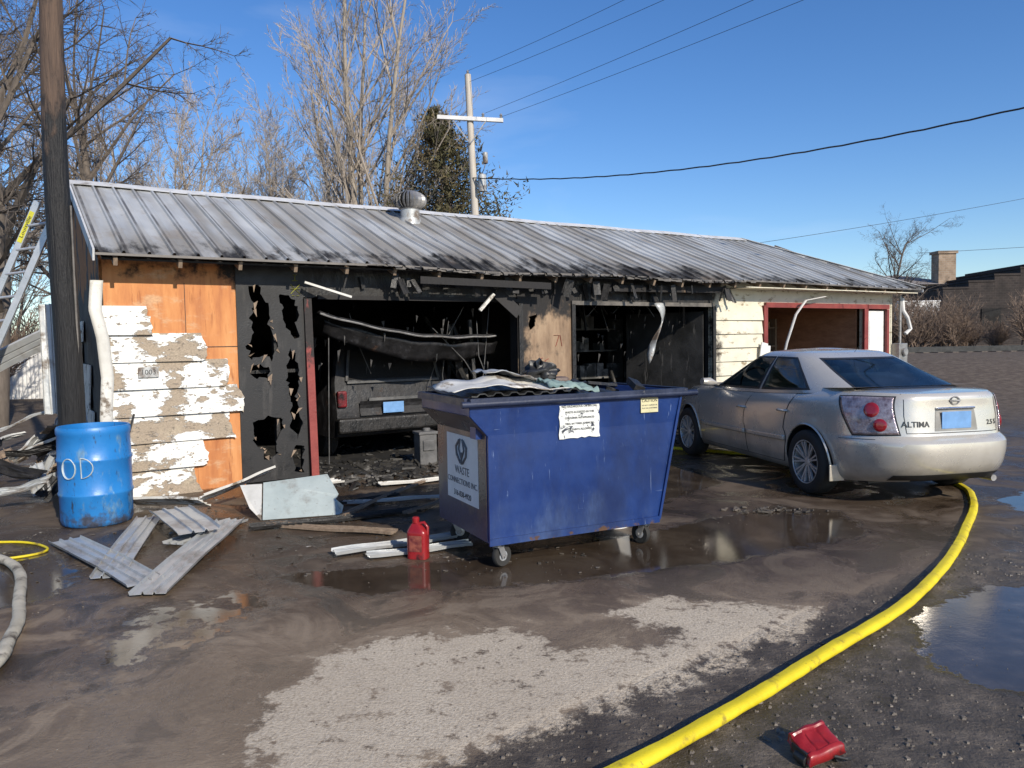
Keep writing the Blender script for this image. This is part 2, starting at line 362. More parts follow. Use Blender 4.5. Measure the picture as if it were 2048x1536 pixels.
P6=[(1.2,7.2),(2.4,8.4),(2.2,9.6),(.6,8.6),(-.6,8.0),(-.4,7.3)]
BR_=[(-2.2,2.2),(-2.1,3.4),(-1.3,4.3),(-.2,4.6),(.6,4.4),(1.2,5.0),(2.0,4.9),(2.1,4.7),(-.2,2.2)]
def soft(p,poly,s=.25): return smooth(s,-s,pdist(p,poly))
def lines(a,b,st,far):
    L=[];x=a
    while x<=b+1e-6: L.append(x); x+=st
    s=st;lo=[];hi=[];x=a
    while x>-far: s*=1.22; x-=s; lo.append(x)
    x=L[-1];s=st
    while x<far: s*=1.22; x+=s; hi.append(x)
    return lo[::-1]+L+hi
xs=lines(-6.5,7,.075,900); ys=lines(2,11,.075,900)
gv=[];dry=[];pud=[];dirt=[];damp=[]
for y in ys:
    for x in xs:
        e=(x+.35)*.608-(y-2.82)*.794
        z=gz(x,y)
        d1=smooth(.0,.06,e)
        if y<9 and -7<x<9 and not(y>5.6 and x<3.9): z-=.022*smooth(.0,.07,e)*smooth(6,5,y)
        gv.append((x,y,z))
        if -7<x<8 and 0<y<12:
            p=(x,y)
            dry.append(soft(p,DRY,.28)); damp.append(soft(p,BR_,.5))
            pud.append(max(soft(p,P1),soft(p,P2),soft(p,P3)*.8,soft(p,P4)*.95,soft(p,P6)*.85,soft(p,P5,.4)*.66))
        else: dry.append(0);pud.append(0);damp.append(0)
        far=smooth(11,15,math.hypot(x,y-2)); 
        dirt.append(max(d1 if (y<9 and not(y>5.6 and x<3.9)) else 0, far))
gx=len(xs)
gf=[(j*gx+i,j*gx+i+1,(j+1)*gx+i+1,(j+1)*gx+i) for j in range(len(ys)-1) for i in range(gx-1)]
gm=bpy.data.meshes.new('ground'); gm.from_pydata(gv,[],gf)
for nm,arr in(('dry',dry),('pud',pud),('dirt',dirt),('damp',damp)):
    at=gm.attributes.new(nm,'FLOAT','POINT'); at.data.foreach_set('value',arr)
t=NT('wet_ground'); v=t.coords()
def att(n):
    a=t.n('ShaderNodeAttribute'); a.attribute_name=n; return a.outputs['Fac']
n1=t.noise(v,.9,9,.62,.4); n2=t.noise(v,5,9,.7); n3=t.noise(v,70,4,.7); n4=t.noise(v,22,6,.7); n5=t.noise(v,1.5,9,.62,1.2)
ad,ap,ar,adm=att('dry'),att('pud'),att('dirt'),att('damp')
sx=t.n('ShaderNodeSeparateXYZ'); t.l(v,sx.inputs[0])
dm=t.mr(t.math('ADD',ad,t.math('ADD',t.math('MULTIPLY',t.math('SUBTRACT',n2,.5),2.1),t.math('MULTIPLY',t.math('SUBTRACT',n4,.5),1.1))),.42,.68)
spots=t.mr(t.noise(v,7,8,.75),.55,.63); 
dm2=t.math('MULTIPLY',dm,t.math('SUBTRACT',1,t.math('MULTIPLY',spots,.9)))
wet=t.ramp(n1,[(.30,(.065,.044,.028)),(.46,(.12,.084,.056)),(.56,(.19,.138,.094)),(.72,(.27,.205,.145))])
wet=t.mix(t.mr(n4,.40,.7,0,.4),wet,(.05,.035,.024))
wet=t.mix(t.mr(n5,.50,.62,0,.65),wet,(.33,.255,.18))
wet=t.mix(t.mr(n5,.47,.38,0,.8),wet,(.036,.025,.017))
wet=t.mix(t.math('MULTIPLY',adm,.35),wet,(.30,.23,.155))
band=t.math('MULTIPLY',t.mr(t.math('ADD',sx.outputs[1],t.math('MULTIPLY',t.math('SUBTRACT',n5,.5),4)),4.5,5.8),t.mr(ad,0,.3,1,0))
wet=t.mix(t.math('MULTIPLY',band,.55),wet,(.025,.017,.012))
drt=t.ramp(n2,[(.3,(.05,.04,.031)),(.5,(.105,.085,.066)),(.7,(.22,.18,.14))])
drt=t.mix(t.mr(n5,.45,.6,0,.5),drt,(.045,.036,.028))
base=t.mix(ar,wet,drt)
farm=t.mr(sx.outputs[1],12,17)
fcol=t.ramp(n2,[(.3,(.07,.05,.036)),(.5,(.12,.09,.066)),(.7,(.2,.16,.12))])
base=t.mix(farm,base,fcol)
dc=t.ramp(n3,[(.3,(.30,.24,.17)),(.5,(.54,.455,.345)),(.75,(.70,.61,.48))])
dc=t.mix(t.mr(n1,.35,.65,0,.35),dc,(.38,.30,.215))
dc=t.mix(t.mr(n4,.52,.68,0,.45),dc,(.22,.17,.12))
col=t.mix(dm2,base,dc)
pm=t.mr(t.math('ADD',ap,t.math('MULTIPLY',t.math('SUBTRACT',n2,.5),1.2)),.42,.66)
col=t.mix(t.math('MULTIPLY',pm,.55),col,(.035,.026,.019))
rw=t.mr(n5,.38,.58,.12,.6); rd=t.mr(n2,.35,.65,.35,.7)
rg=t.mr(ar,0,1,rw,rd,False); rg=t.mr(farm,0,1,rg,.95,False)
rg=t.mr(dm2,0,1,rg,.92,False); rg=t.mr(pm,0,1,rg,.05,False)
rough_h=t.math('ADD',t.math('MULTIPLY',n3,.45),t.math('MULTIPLY',n4,t.mr(ar,0,1,.3,2.4,False)))
rough_h=t.math('ADD',rough_h,t.math('MULTIPLY',n2,.35))
rough_h=t.math('MULTIPLY',rough_h,t.mr(pm,0,1,1,.03,False))
m_ground=t.finish(col,rg,0,rough_h,.6,.022,spec=t.mr(pm,0,1,.34,.55))
gm.materials.append(m_ground)
gm.polygons.foreach_set('use_smooth',[True]*len(gm.polygons))
g=bpy.data.objects.new('ground',gm); COL.objects.link(g); top(g,'wet concrete and mud yard with puddles and a dry patch','ground',kind='structure')

mb=MB(); rg_=random.Random(3)
def stone(mb,x,y,z,s,rng):
    vs=[]
    for a in range(5):
        t_=a*1.2566+rng.uniform(-.3,.3); vs.append(V((x+math.cos(t_)*s*rng.uniform(.7,1.2),y+math.sin(t_)*s*rng.uniform(.7,1.2),z-.002)))
    for a in range(5):
        p=vs[a]; vs.append(V((x+(p.x-x)*.6,y+(p.y-y)*.6,z+s*rng.uniform(.3,.7))))
    mb.add(vs,[(a,(a+1)%5,5+(a+1)%5,5+a) for a in range(5)]+[(5,6,7,8,9)])
for i in range(12000):
    if i<10500:
        y=2.5+6.5*rg_.random()**1.5; x=rg_.uniform(-.35+(y-2.82)*1.3+.03, 7)
        if y>5.6 and x<3.9: continue
        if pdist((x,y),P1)<.08 or pdist((x,y),P2)<.08: continue
        z=-.022*smooth(6,5,y)
        stone(mb,x,y,z,rg_.choice([.003,.003,.004,.005,.006,.008,.011,.014]),rg_)
    else:
        y=rg_.uniform(2.6,9); x=rg_.uniform(-4.5,4.5)
        stone(mb,x,y,0 if (x+.35)*.608-(y-2.82)*.794<0 else -.02,rg_.choice([.002,.003,.003,.004,.006]),rg_)
m_stone=mat('gravel_stone',[(.3,(.05,.042,.034)),(.7,(.2,.165,.13))],9,rough=.5,bump=.2)
top(mb.obj('gravel',m_stone,recalc=False),'small wet stones and grit scattered over the yard','gravel',kind='stuff')

# ------------------------------------------------------------------ garage building
GB=thing('garage_building','long fire-damaged single-storey garage with charred openings','building',(-4.25,8.0,0),math.atan2(.545,.838))
Mg=Matrix.Translation((-4.25,8,0))@Matrix.Rotation(math.atan2(.545,.838),4,'Z')
rb=random.Random(11)
HT=2.62
def wall(name,m,loop,holes=(),y=0,th=.02,amp=0,lab=None,step=.05):
    mb=MB(); lp=[V(p) for p in loop] if not amp else jag(loop,amp,step,rb)
    sheet(mb,lp,[jag(h,.022,.04,rb) for h in holes],lambda a,b:V((a,y,b)),(0,th,0))
    o=mb.obj(name,m,GB)
    if lab:o['label']=lab
    return o
wall('wall',m_ply,[(0,0),(1.40,0),(1.40,HT),(0,HT)],lab='bare orange plywood wall section')
mb=MB(); mb.box((.70,-.004,1.6),(1.38,.004,.008)); mb.box((.82,-.004,1.95),(.006,.004,.7)); mb.obj('wall_seam',m_char,GB)
holes=[[(1.5,2.28),(1.62,2.3),(1.68,2.12),(1.74,1.98),(1.72,1.85),(1.76,1.72),(1.80,1.58),(1.72,1.42),(1.66,1.5),(1.5,1.45),(1.46,1.62),(1.56,1.75),(1.5,1.9),(1.56,2.05)],
 [(1.86,2.2),(2.0,2.16),(2.07,2.0),(2.04,1.85),(2.08,1.68),(1.98,1.7),(1.93,1.82),(1.88,1.95)],
 [(1.95,1.55),(2.02,1.5),(2.05,1.2),(2.0,.95),(2.08,.7),(2.02,.5),(1.93,.62),(1.95,.95),(1.9,1.25)],
 [(1.5,1.38),(1.72,1.36),(1.68,1.22),(1.5,1.24)],
 [(1.5,.72),(1.66,.78),(1.84,.72),(1.83,.6),(1.74,.5),(1.78,.34),(1.62,.28),(1.6,.42),(1.5,.46)],
 [(1.95,.4),(2.08,.42),(2.06,.1),(1.97,.12)]]
wall('sheathing',m_sheath,[(1.36,.03),(2.13,.03),(2.13,HT),(1.36,HT)],holes,y=-.022,th=.02,lab='black charred sheathing with torn holes')
mb=MB(); 
for h in holes:
    for i in range(len(h)):
        for _ in range(2):
            if rb.random()<.4:
                k=rb.random(); q=h[(i+1)%len(h)]
                a=V((h[i][0]*(1-k)+q[0]*k,-.028,h[i][1]*(1-k)+q[1]*k)); b=a+V((rb.uniform(-.05,.05),-.02,rb.uniform(-.10,.03))); c=a+V((rb.uniform(.02,.05),-.01,rb.uniform(-.05,.05)))
                mb.add([a,b,c],[(0,1,2)])
mb.obj('torn_fibreboard',m_wood,GB,recalc=False)['kind']='stuff'
mb=MB()
for x in (1.42,1.80,2.10,.1,.5,.95): mb.box((x,.07,1.22),(.04,.09,2.4))
mb.box((1.77,.115,1.3),(.8,.02,.04)); mb.box((1.77,.13,2.38),(.8,.02,.1))
mb.obj('stud_frame',m_char,GB)
wall('header',m_char,[(2.13,2.17),(5.16,2.15),(6.14,2.16),(9.10,2.16),(9.1,HT),(2.13,HT)],y=-.01,th=.09,amp=.008,lab='charred door header')
mb=MB(); mb.box((3.75,-.03,2.17),(2.9,.035,.05)); mb.obj('door_head_trim',m_plyburn,GB)
wall('pier',m_plyburn,[(5.16,0),(6.14,0),(6.14,2.5),(5.16,2.5)],[[(5.35,1.95),(5.5,2.0),(5.45,1.8),(5.38,1.75)],[(5.95,.9),(6.02,.92),(6.0,.7)]],y=-.03,th=.02,lab='scorched plywood pier between the bays')
wall('wall',m_cream,[(9.10,0),(10.44,0),(10.44,2.14),(13.42,2.14),(14.22,2.14),(14.22,0),(14.42,0),(14.42,HT),(9.10,HT)],y=.0,th=.08,lab='cream painted wall around the surviving bay')
wall('wall',m_cream,[(13.42,0),(13.55,0),(13.55,2.139),(13.42,2.139)],y=.001,th=.08)
def siding(name,m,rows,lab=None):
    mb=MB()
    for (x0,x1,z0,z1,am) in rows:
        lp=[(x0,z0),(x1,z0),(x1+rb.uniform(-am,am),z0*.5+z1*.5),(x1+rb.uniform(-am*1.5,am*.5),z1),(x0,z1)]
        keep=lambda a,b:not(a.x>x0+.05 and b.x>x0+.05 and abs(a.y-b.y)>.01) 
        lp=jag(lp,min(.02,am),.03,rb,keep if am else (lambda a,b:True))
        sheet(mb,lp,[],lambda a,b,z0=z0,z1=z1:V((a,-.052+.036*(b-z0)/(z1-z0)+.004*math.sin(a*3+z0*9),b)),(0,.012,0))
    o=mb.obj(name,m,GB,recalc=True)
    if lab:o['label']=lab
rows=[]
ends=[.93,.97,1.30,1.40,1.22,1.0,.5]
for i,e in enumerate(ends): rows.append((-.02,e,.0+i*.29,.0+i*.29+.305,.08))
siding('siding',m_peel,rows,'white lap siding with peeling paint and broken ends')
siding('siding',m_cream,[(9.12,10.35,.02+i*.235,.02+i*.235+.25,0) for i in range(9)],'cream lap siding with smoke stains')
mb=MB()
pts=[(-.03,-.1,2.3),(-.06,-.14,2.0),(.0,-.12,1.7),(.03,-.1,1.3),(.0,-.1,.9),(.01,-.08,.5),(.0,-.06,.03)]
def F(u,w):
    k=w*6; i=min(5,int(k)); p=V(pts[i]).lerp(V(pts[i+1]),k-i); return p+V(((u-.5)*.12,.03*abs(u-.4)+.01*math.sin(w*17),0))
mb.grid(F,4,40)
mb.obj('corner_trim',m_panel_white,GB,recalc=False,solid=.006,smooth=60)['label']='bent and peeled white corner trim'
D=5.2
def gable(x,m,name,lab,zt=2.52):
    mb=MB(); sheet(mb,[(0.0,0),(D,0),(D,zt),(D/2,zt+1.10),(0.0,zt)],[],lambda a,b:V((x,a,b)),(.03,0,0)); o=mb.obj(name,m,GB); o['label']=lab
m_gable=mat('charred_gable',[(.3,(.01,.009,.009)),(.7,(.04,.035,.03))],4,rough=.7,bump=.4,
   patch=[dict(color=(.42,.17,.05),scale=2,stretch=(1,1,.5),thr=.72,soft=.02,rough=.8,grads=[('Z',2.0,2.5,.28)])])
gable(.0,m_gable,'gable_wall','charred gable wall with bare plywood near the top')
gable(14.36,m_cream,'gable_wall','cream end wall',2.4)
mb=MB()
for i in range(7):
    mb.box((-.03,rb.uniform(2.0,3.2),.2+i*.27),(.015,rb.uniform(1.6,2.6),.26),rot=(0,rad(3),0))
mb.obj('siding',m_panel_white,GB)['label']='broken pale siding hanging on the gable'
mb=MB(); mb.box((4.9,D,1.23),(9.8,.06,2.46)); mb.box((9.76,D/2,1.2),(.08,D-.1,2.4)); mb.box((5.65,3.4,1.2),(.08,3.4,2.4)); mb.box((4.9,2.6,2.44),(9.7,5.0,.02))
mb.box((2.18,.09,1.1),(.08,.15,2.15));mb.box((5.2,.09,1.1),(.08,.15,2.15));mb.box((6.1,.09,1.1),(.08,.15,2.15));mb.box((9.13,.09,1.1),(.06,.15,2.15)); mb.box((1.2,2.6,1.2),(.05,5,2.4))
mb.obj('interior_wall',m_soot,GB)['label']='soot-blackened interior walls and ceiling'
mb=MB(); mb.box((12.1,2.9,1.23),(4.4,.06,2.46)); mb.box((9.84,1.5,1.2),(.03,2.8,2.4)); mb.box((14.2,1.5,1.2),(.06,2.8,2.4)); mb.box((12.1,1.5,2.43),(4.4,2.8,.02)); mb.box((13.42,1.5,1.2),(.05,2.7,2.4))
for k in range(6): mb.box((10.5+k*.55,2.84,1.2),(.05,.07,2.4))
mb.obj('interior_wall',m_shelfwood,GB)['label']='brown wooden interior of the unburnt bay'
mb=MB(); mb.box((7.2,2.6,.0),(14.3,5.2,.03)); mb.obj('floor_slab',m_soot,GB)
mb=MB()
for z in (.5,.95,1.4,1.8): mb.box((12.0,2.25,z),(2.8,.45,.03))
for x in (10.6,11.6,12.5,13.35): mb.box((x,2.25,1.0),(.05,.45,2.0))
mb.obj('shelf',m_wood,GB)
mb=MB()
for i in range(34):
    z=rb.choice([.5,.95,1.4,1.8]); h_=rb.uniform(.1,.24); mb.box((rb.uniform(10.7,13.2),2.2,z+.016+h_/2),(rb.uniform(.08,.28),.25,h_))
mb.obj('shelf_boxes',mat('cardboard_boxes',[(.35,(.12,.07,.045)),(.5,(.42,.29,.17)),(.65,(.6,.55,.48))],2.2,rough=.8),GB)['kind']='stuff'
mb=MB()
for z in (.9,1.4,1.8): mb.box((8.2,2.3,z),(1.5,.4,.03))
for x in(7.45,8.95): mb.box((x,2.3,1.0),(.04,.4,2.0))
for i in range(26):
    z=rb.choice([.9,1.4,1.8]); h_=rb.uniform(.12,.28); mb.box((rb.uniform(7.5,8.9),2.2,z+h_/2+.016),(rb.uniform(.06,.16),.2,h_))
mb.obj('shelf',mat('sooty_shelf_goods',[(.3,(.02,.02,.02)),(.55,(.06,.06,.058)),(.68,(.25,.24,.23))],3,rough=.8),GB)
mb=MB()
mb.box((10.42,-.03,1.08),(.10,.05,2.16)); mb.box((11.95,-.032,2.17),(3.06,.05,.09)); mb.box((13.45,-.03,1.06),(.13,.05,2.12)); mb.box((14.2,-.03,1.06),(.08,.05,2.12)); mb.box((13.87,-.034,2.17),(.74,.05,.09))
mb.obj('door_frame',m_red,GB)['label']='dark red painted door trim'
mb=MB(); mb.box((13.84,.03,1.05),(.60,.04,2.08)); dr=mb.obj('door',m_white,GB,bevel=.005); dr['label']='white side door'
mb=MB(); mb.box((13.84,.006,1.5),(.4,.012,.8)); mb.box((13.84,.006,.5),(.4,.012,.7)); mb.obj('door_panel',m_white,dr,bevel=.008)
mb=MB(); mb.cyl((14.07,.02,1.0),(14.07,-.05,1.0),.025); mb.obj('handle',m_steel,dr)
mb=MB(); mb.beam((2.2,-.04,0.0),(2.17,-.04,2.15),.09,.05,up=(0,1,0)); mb.obj('door_jamb',m_redchar,GB)['label']='scorched dark red jamb'
for x in(5.2,6.13,9.1):
    mb=MB(); mb.beam((x,-.05,0),(x,-.05,2.13),.065,.03,up=(0,1,0)); mb.obj('door_jamb',m_char,GB)
mb=MB(); mb.beam((6.1,-.05,2.15),(9.1,-.05,2.15),.03,.06); mb.obj('door_head_trim',m_drip,GB)
mb=MB(); mb.tube([(14.62,-.1,2.35),(14.62,-.12,2.1),(14.75,-.14,1.95),(14.9,-.12,1.72),(14.78,-.08,1.62)],.04,8)
mb.obj('downspout',m_white,GB,smooth=40)['label']='broken curved white downspout'
mb=MB(); mb.box((14.55,-.1,1.15),(.3,.16,.55)); mb.cyl((14.55,-.1,1.4),(14.55,-.1,2.4),.025); mb.cyl((14.55,-.19,1.25),(14.55,-.24,1.25),.08)
mb.obj('meter_box',m_steel,GB,bevel=.01)
mb=MB(); mb.tube([(10.75,-.1,1.0),(10.85,-.16,1.5),(11.05,-.2,2.0),(11.3,-.22,2.25),(11.9,-.2,2.33)],.03,6,flat=.4); mb.obj('hanging_gutter',m_white,GB,smooth=40)['label']='white gutter strip hanging from the eave'
mb=MB(); mb.beam((10.15,-.1,.75),(10.3,-.12,1.5),.16,.02,up=(0,1,0)); mb.obj('hanging_trim',m_white,GB)
mb=MB(); mb.beam((10.33,-.12,.8),(10.42,-.1,1.45),.1,.02,up=(0,1,0)); mb.obj('hanging_trim',m_white,GB)
# roof
def sag(x): return -.02*math.exp(-((x-6)/2.6)**2)-.015*math.sin(x*1.7)*smooth(2,4,x)*smooth(11,8,x)-.03*smooth(10,14.5,x)
ey,ry,ez,rz_=-.42,2.6,2.545,3.76
def roofz(x,y):
    s=(y-ey)/(ry-ey); return ez+(rz_-ez)*s+sag(x)*(1-s)**.7 + .018*noise.noise(V((x*1.3,y*1.5,0)))*smooth(1.5,4,x)*smooth(11,9,x)
mb=MB(); xs_=[];pitch=.235;x=-.06
while x<14.75:
    for dx,dz in((0,0),(.010,.030),(.030,.030),(.040,0),(.100,.0),(.118,.005),(.136,0)): xs_.append((x+dx,dz))
    x+=pitch
NS=16
hipx=lambda s:14.8-(14.8-12.85)*s
cols=[(a,b) for a,b in xs_ if a<14.8]
vs=[]
pan={}
for i,(a,dz) in enumerate(cols):
    pk=int((a+.06)/(pitch*4)); 
    if pk not in pan: pan[pk]=rb.uniform(0,.03)
    for j in range(NS+1):
        s=j/NS; aa=min(a,hipx(s)); y=ey+(ry-ey)*s
        lip=(.03*rb.random()+pan[pk])*smooth(2.6,3.4,a)*smooth(10,9,a) if j==0 else 0
        vs.append(V((aa,y-lip,roofz(aa,y)+dz-lip*.8)))
fs=[]
for i in range(len(cols)-1):
    for j in range(NS):
        a=i*(NS+1)+j
        if (vs[a]-vs[a+NS+1]).length<1e-6 and (vs[a+1]-vs[a+NS+2]).length<1e-6: continue
        fs.append((a,a+NS+1,a+NS+2,a+1))
mb.add(vs,fs)
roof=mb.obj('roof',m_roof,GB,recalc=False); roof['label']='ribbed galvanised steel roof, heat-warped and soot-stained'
mb=MB(); by=2*ry-ey
mb.add([V((-.06,ry,rz_)),V((12.85,ry,rz_)),V((14.8,by,ez)),V((-.06,by,ez))],[(0,1,2,3)])
mb.add([V((12.85,ry,rz_)),V((14.8,ey,ez-.03)),V((14.8,by,ez))],[(0,1,2)])
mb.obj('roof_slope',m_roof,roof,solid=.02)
mb=MB(); 
mb.grid(lambda u,w:V((-.1+u*13.0,ry-.15+w*.30,rz_+.042-abs(w-.5)*.15+.006*math.sin(u*40))),60,4)
mb.obj('ridge_cap',m_roofedge,roof,recalc=False,solid=.006)
mb=MB(); mb.grid(lambda u,w:V((12.85+u*1.97,ry+(ey-ry)*u-.05+w*.12,rz_+.01+(ez-rz_)*u+.03-.03*u)),10,1)
mb.obj('hip_cap',m_roofedge,roof,recalc=False,solid=.006)
for yy in(ey,by):
    mb=MB(); mb.beam((-.075,yy,ez-.02),(-.075,ry,rz_-.02),.02,.12); mb.obj('rake_trim',m_roofedge,roof)
mb=MB(); mb.beam((14.82,ey,ez-.06),(14.82,by,ez-.03),.02,.06); mb.obj('rake_trim',m_roofedge,roof)
mb=MB(); n=120
for i in range(n):
    x0=-.06+14.8*i/n; x1=x0+14.8/n; 
    dz=.0 if (x0<2.6 or x0>9.6) else rb.uniform(-.03,.015)
    mb.add([V((x0,ey-.006,ez+sag(x0)+.003)),V((x1,ey-.006,ez+sag(x1)+.003)),V((x1,ey-.01+dz*.3,ez+sag(x1)-.022+dz)),V((x0,ey-.01,ez+sag(x0)-.022+dz))],[(0,1,2,3)])
mb.obj('drip_edge',m_drip,roof,recalc=False,solid=.004)
mb=MB(); mb.beam((0,0,0),(0,3.05,1.24),.04,.09)
raf0=mb.obj('rafter',m_wood,roof,bevel=.003); raf0.location=(.12,ey+.04,ez-.075)
rb2=random.Random(5)
for i in range(1,24):
    o=raf0.copy(); COL.objects.link(o); o.parent=roof; o.location=(.12+i*.61,ey+.04+rb2.uniform(0,.03),ez-.075+sag(.12+i*.61))
mb=MB(); 
for k in range(12):
    y=ey+.12+k*.25; mb.box((4.7,y,roofz(4,y)-.06),(9.4,.1,.02),rot=(rad(23),0,0))
mb.obj('roof_boarding',m_char,roof)
mb=MB(); mb.box((12.1,-.21,2.44),(5.2,.34,.015)); mb.obj('soffit',m_cream,roof)
mb=MB()
for i in range(60):
    x=rb2.uniform(2.3,9.5); L=rb2.uniform(.06,.28); mb.box((x,rb2.uniform(-.34,-.05),2.44-L/2+rb2.uniform(-.04,.04)),(rb2.uniform(.02,.12),.01,L),rot=(rb2.uniform(-.5,.5),rb2.uniform(-.4,.4),rb2.uniform(-.4,.4)))
mb.obj('charred_fragments',m_char,roof)['kind']='stuff'
mb=MB(); mb.box((4.5,-.36,2.37),(2.0,.03,.09),rot=(0,rad(.8),0)); mb.obj('eave_board',m_plyburn,roof)
mb=MB(); mb.box((7.9,-.2,2.38),(2.6,.03,.10),rot=(0,rad(-.6),0)); mb.obj('eave_board',m_plyburn,roof)
vt=(4.55,2.05); zb_=roofz(*vt)
mb=MB(); mb.lathe([(.2,-.12),(.17,.02),(.15,.03),(.15,.16)],20); vent=mb.obj('roof_ventilator',m_galv,roof,smooth=40,loc=(vt[0],vt[1],zb_)); vent['label']='globe-shaped spinning steel roof vent'
mb=MB()
for k in range(22):
    a=k*2*math.pi/22
    def F(u,w,a=a):
        ph=-1.15+2.2*w; rr=.245*math.cos(ph)*(.80+.20*u)+.02; aa=a+.22*u
        return V((rr*math.cos(aa),rr*math.sin(aa),.30+.15*math.sin(ph)))
    mb.grid(F,1,8)
mb.lathe([(.09,.425),(.11,.44),(.05,.46),(.001,.465)],16,cap=False)
mb.lathe([(.14,.155),(.17,.17),(.14,.18)],20)
mb.obj('vent_fins',m_steel,vent,recalc=False,solid=.003)
mb=MB(); mb.lathe([(.13,.17),(.17,.30),(.12,.42)],16); mb.obj('vent_core',m_soot,vent)
mb=MB()
def F(u,w):
    x=2.35+u*2.65; y=.05+w*2.0+.25*u
    z=2.0-.16*math.sin(u*math.pi*.85)-.22*u-.22*w*math.sin(math.pi*w)+.05*noise.noise(V((u*5,w*4,1)))
    return V((x,y,z))
mb.grid(F,30,12)
d=mb.obj('garage_door',m_vanpaint,GB,smooth=40,recalc=False,solid=.03); d['label']='buckled sooty overhead door sagging into the bay'
mb=MB(); mb.tube([F(u/20,0)+V((0,-.015,-.02)) for u in range(21)],.012,6); mb.obj('door_edge',m_steel,d,smooth=40)
mb=MB(); 
def F2(u,w): 
    p=F(u,0); return p+V((.1,.12+.1*w,-.10-w*(.16+.10*math.sin(u*3))+.03*noise.noise(V((u*8,w*3,4)))))
mb.grid(F2,26,5); mb.obj('door_section',m_vanpaint,d,recalc=False,solid=.015,smooth=50)
mb=MB(); mb.beam((2.1,-.18,2.33),(2.62,-.3,2.16),.07,.025); mb.obj('hanging_trim',m_panel_white,GB)
mb=MB(); mb.beam((4.45,-.2,2.02),(4.66,-.22,2.24),.04,.04); mb.obj('hanging_trim',m_panel_white,GB)
mb=MB(); mb.beam((4.75,-.12,2.28),(5.08,-.2,1.98),.16,.02,up=(0,1,0)); mb.obj('hanging_board',m_plyburn,GB)
for (a,b) in [((2.9,.5,2.0),(3.3,.8,1.2)),((4.3,.4,1.9),(4.5,.9,.4)),((4.6,.5,2.1),(4.2,1.0,.8)),((4.9,.3,2.1),(4.7,.6,.2)),((2.55,.3,2.0),(2.5,.3,.1)),((4.0,.3,1.8),(4.9,.5,.9)),((4.75,.4,1.9),(4.95,.35,.9))]:
    mb=MB(); mb.tube([a,(V(a)+V(b))/2+V((rb2.uniform(-.1,.1),0,0)),b],.006,5); mb.obj('dangling_cable',m_canister,GB)
mb=MB()
for i in range(90):
    bay=rb2.random()<.55
    x=rb2.uniform(2.3,5.1) if bay else rb2.uniform(6.2,9.0); L=rb2.uniform(.02,.16); z=rb2.uniform(1.3,2.15); y=rb2.uniform(.15,1.2)
    a=V((x,y,z)); w_=rb2.uniform(.01,.05)
    mb.add([a,a+V((w_,0,rb2.uniform(-.02,.02))),a+V((w_*rb2.random(),.02,-L))],[(0,1,2)])
mb.obj('hanging_insulation',mat('burnt_insulation',[(.45,(.015,.015,.015)),(.6,(.08,.075,.07)),(.7,(.25,.24,.22))],6,rough=.8),GB,recalc=False)['kind']='stuff'
# collapsed charred timbers inside the bays
mb=MB()
for i in range(26):
    lb_=rb2.random()<.5
    if lb_: a=V((rb2.uniform(4.65,5.1),rb2.uniform(.2,1.6),rb2.uniform(.05,.3))); b=V((rb2.uniform(4.4,5.1),rb2.uniform(.4,2.0),rb2.uniform(.8,2.1)))
    else: a=V((rb2.uniform(6.2,9.0),rb2.uniform(.8,2.0),.03)); b=a+V((rb2.uniform(-1.0,1.0),rb2.uniform(-.2,.7),rb2.uniform(.2,1.5)))
    mb.beam(a,b,rb2.uniform(.03,.09),rb2.uniform(.02,.05))
mb.obj('collapsed_timber',mat('charred_timber_light',[(.35,(.01,.01,.01)),(.6,(.035,.033,.03)),(.72,(.16,.15,.14))],5,rough=.6,bump=.5),GB)['kind']='stuff'
# middle bay: door leaf swung deep inward at the right side
mb=MB(); mb.grid(lambda u,w:V((8.62+.43*u,.15+1.45*(1-u),.05+w*2.0+.01*math.sin(w*9))),8,10)
gd=mb.obj('garage_door',mat('sooty_grey_door',[(.3,(.012,.012,.012)),(.7,(.04,.04,.042))],3,rough=.6,patch=[dict(color=(.10,.095,.09),scale=6,stretch=(2,2,.3),thr=.63,soft=.05,rough=.8)]),GB,solid=.03,recalc=False); gd['label']='smoke-blackened door leaf swung into the opening'
mb=MB()
for i in range(18):
    x=rb2.uniform(6.3,9.0); a=V((x,rb2.uniform(.2,1.4),2.3)); b=a+V((rb2.uniform(-.5,.5),rb2.uniform(-.2,.2),-rb2.uniform(.1,.6))); mb.beam(a,b,rb2.uniform(.01,.06),.012)
mb.obj('hanging_lath',m_char,GB)['kind']='stuff'
mb=MB(); mb.grid(lambda u,w:V((7.65+.16*u+.13*math.sin(w*5),-.12-.06*math.sin(w*7+u*2),2.16-w*.95*(1-.35*u))),4,12); mb.obj('hanging_flashing',m_galv,GB,recalc=False,solid=.004,smooth=50)['label']='twisted strip of metal flashing hanging down'
def strokes(lines_,x,z,sc,m,y=-.035):
    for ln in lines_:
        mb=MB(); mb.tube([V((x+a*sc,y,z+b*sc)) for a,b in ln],.009,5,flat=.3); mb.obj('spray_mark',m,GB)
mrs=mat('red_spray',[(.5,(.35,.06,.05))],20,rough=.7,bump=0)
strokes([[(0,1),(.6,1),(.2,0)],[(.7,1),(.9,0)]],5.78,1.52,.16,mrs,-.036); strokes([[(.6,1),(.1,.9),(.5,.5),(.1,0)],[(1.3,.9),(.85,.7),(.9,.1),(1.3,0)]],5.5,1.22,.14,mrs,-.036)
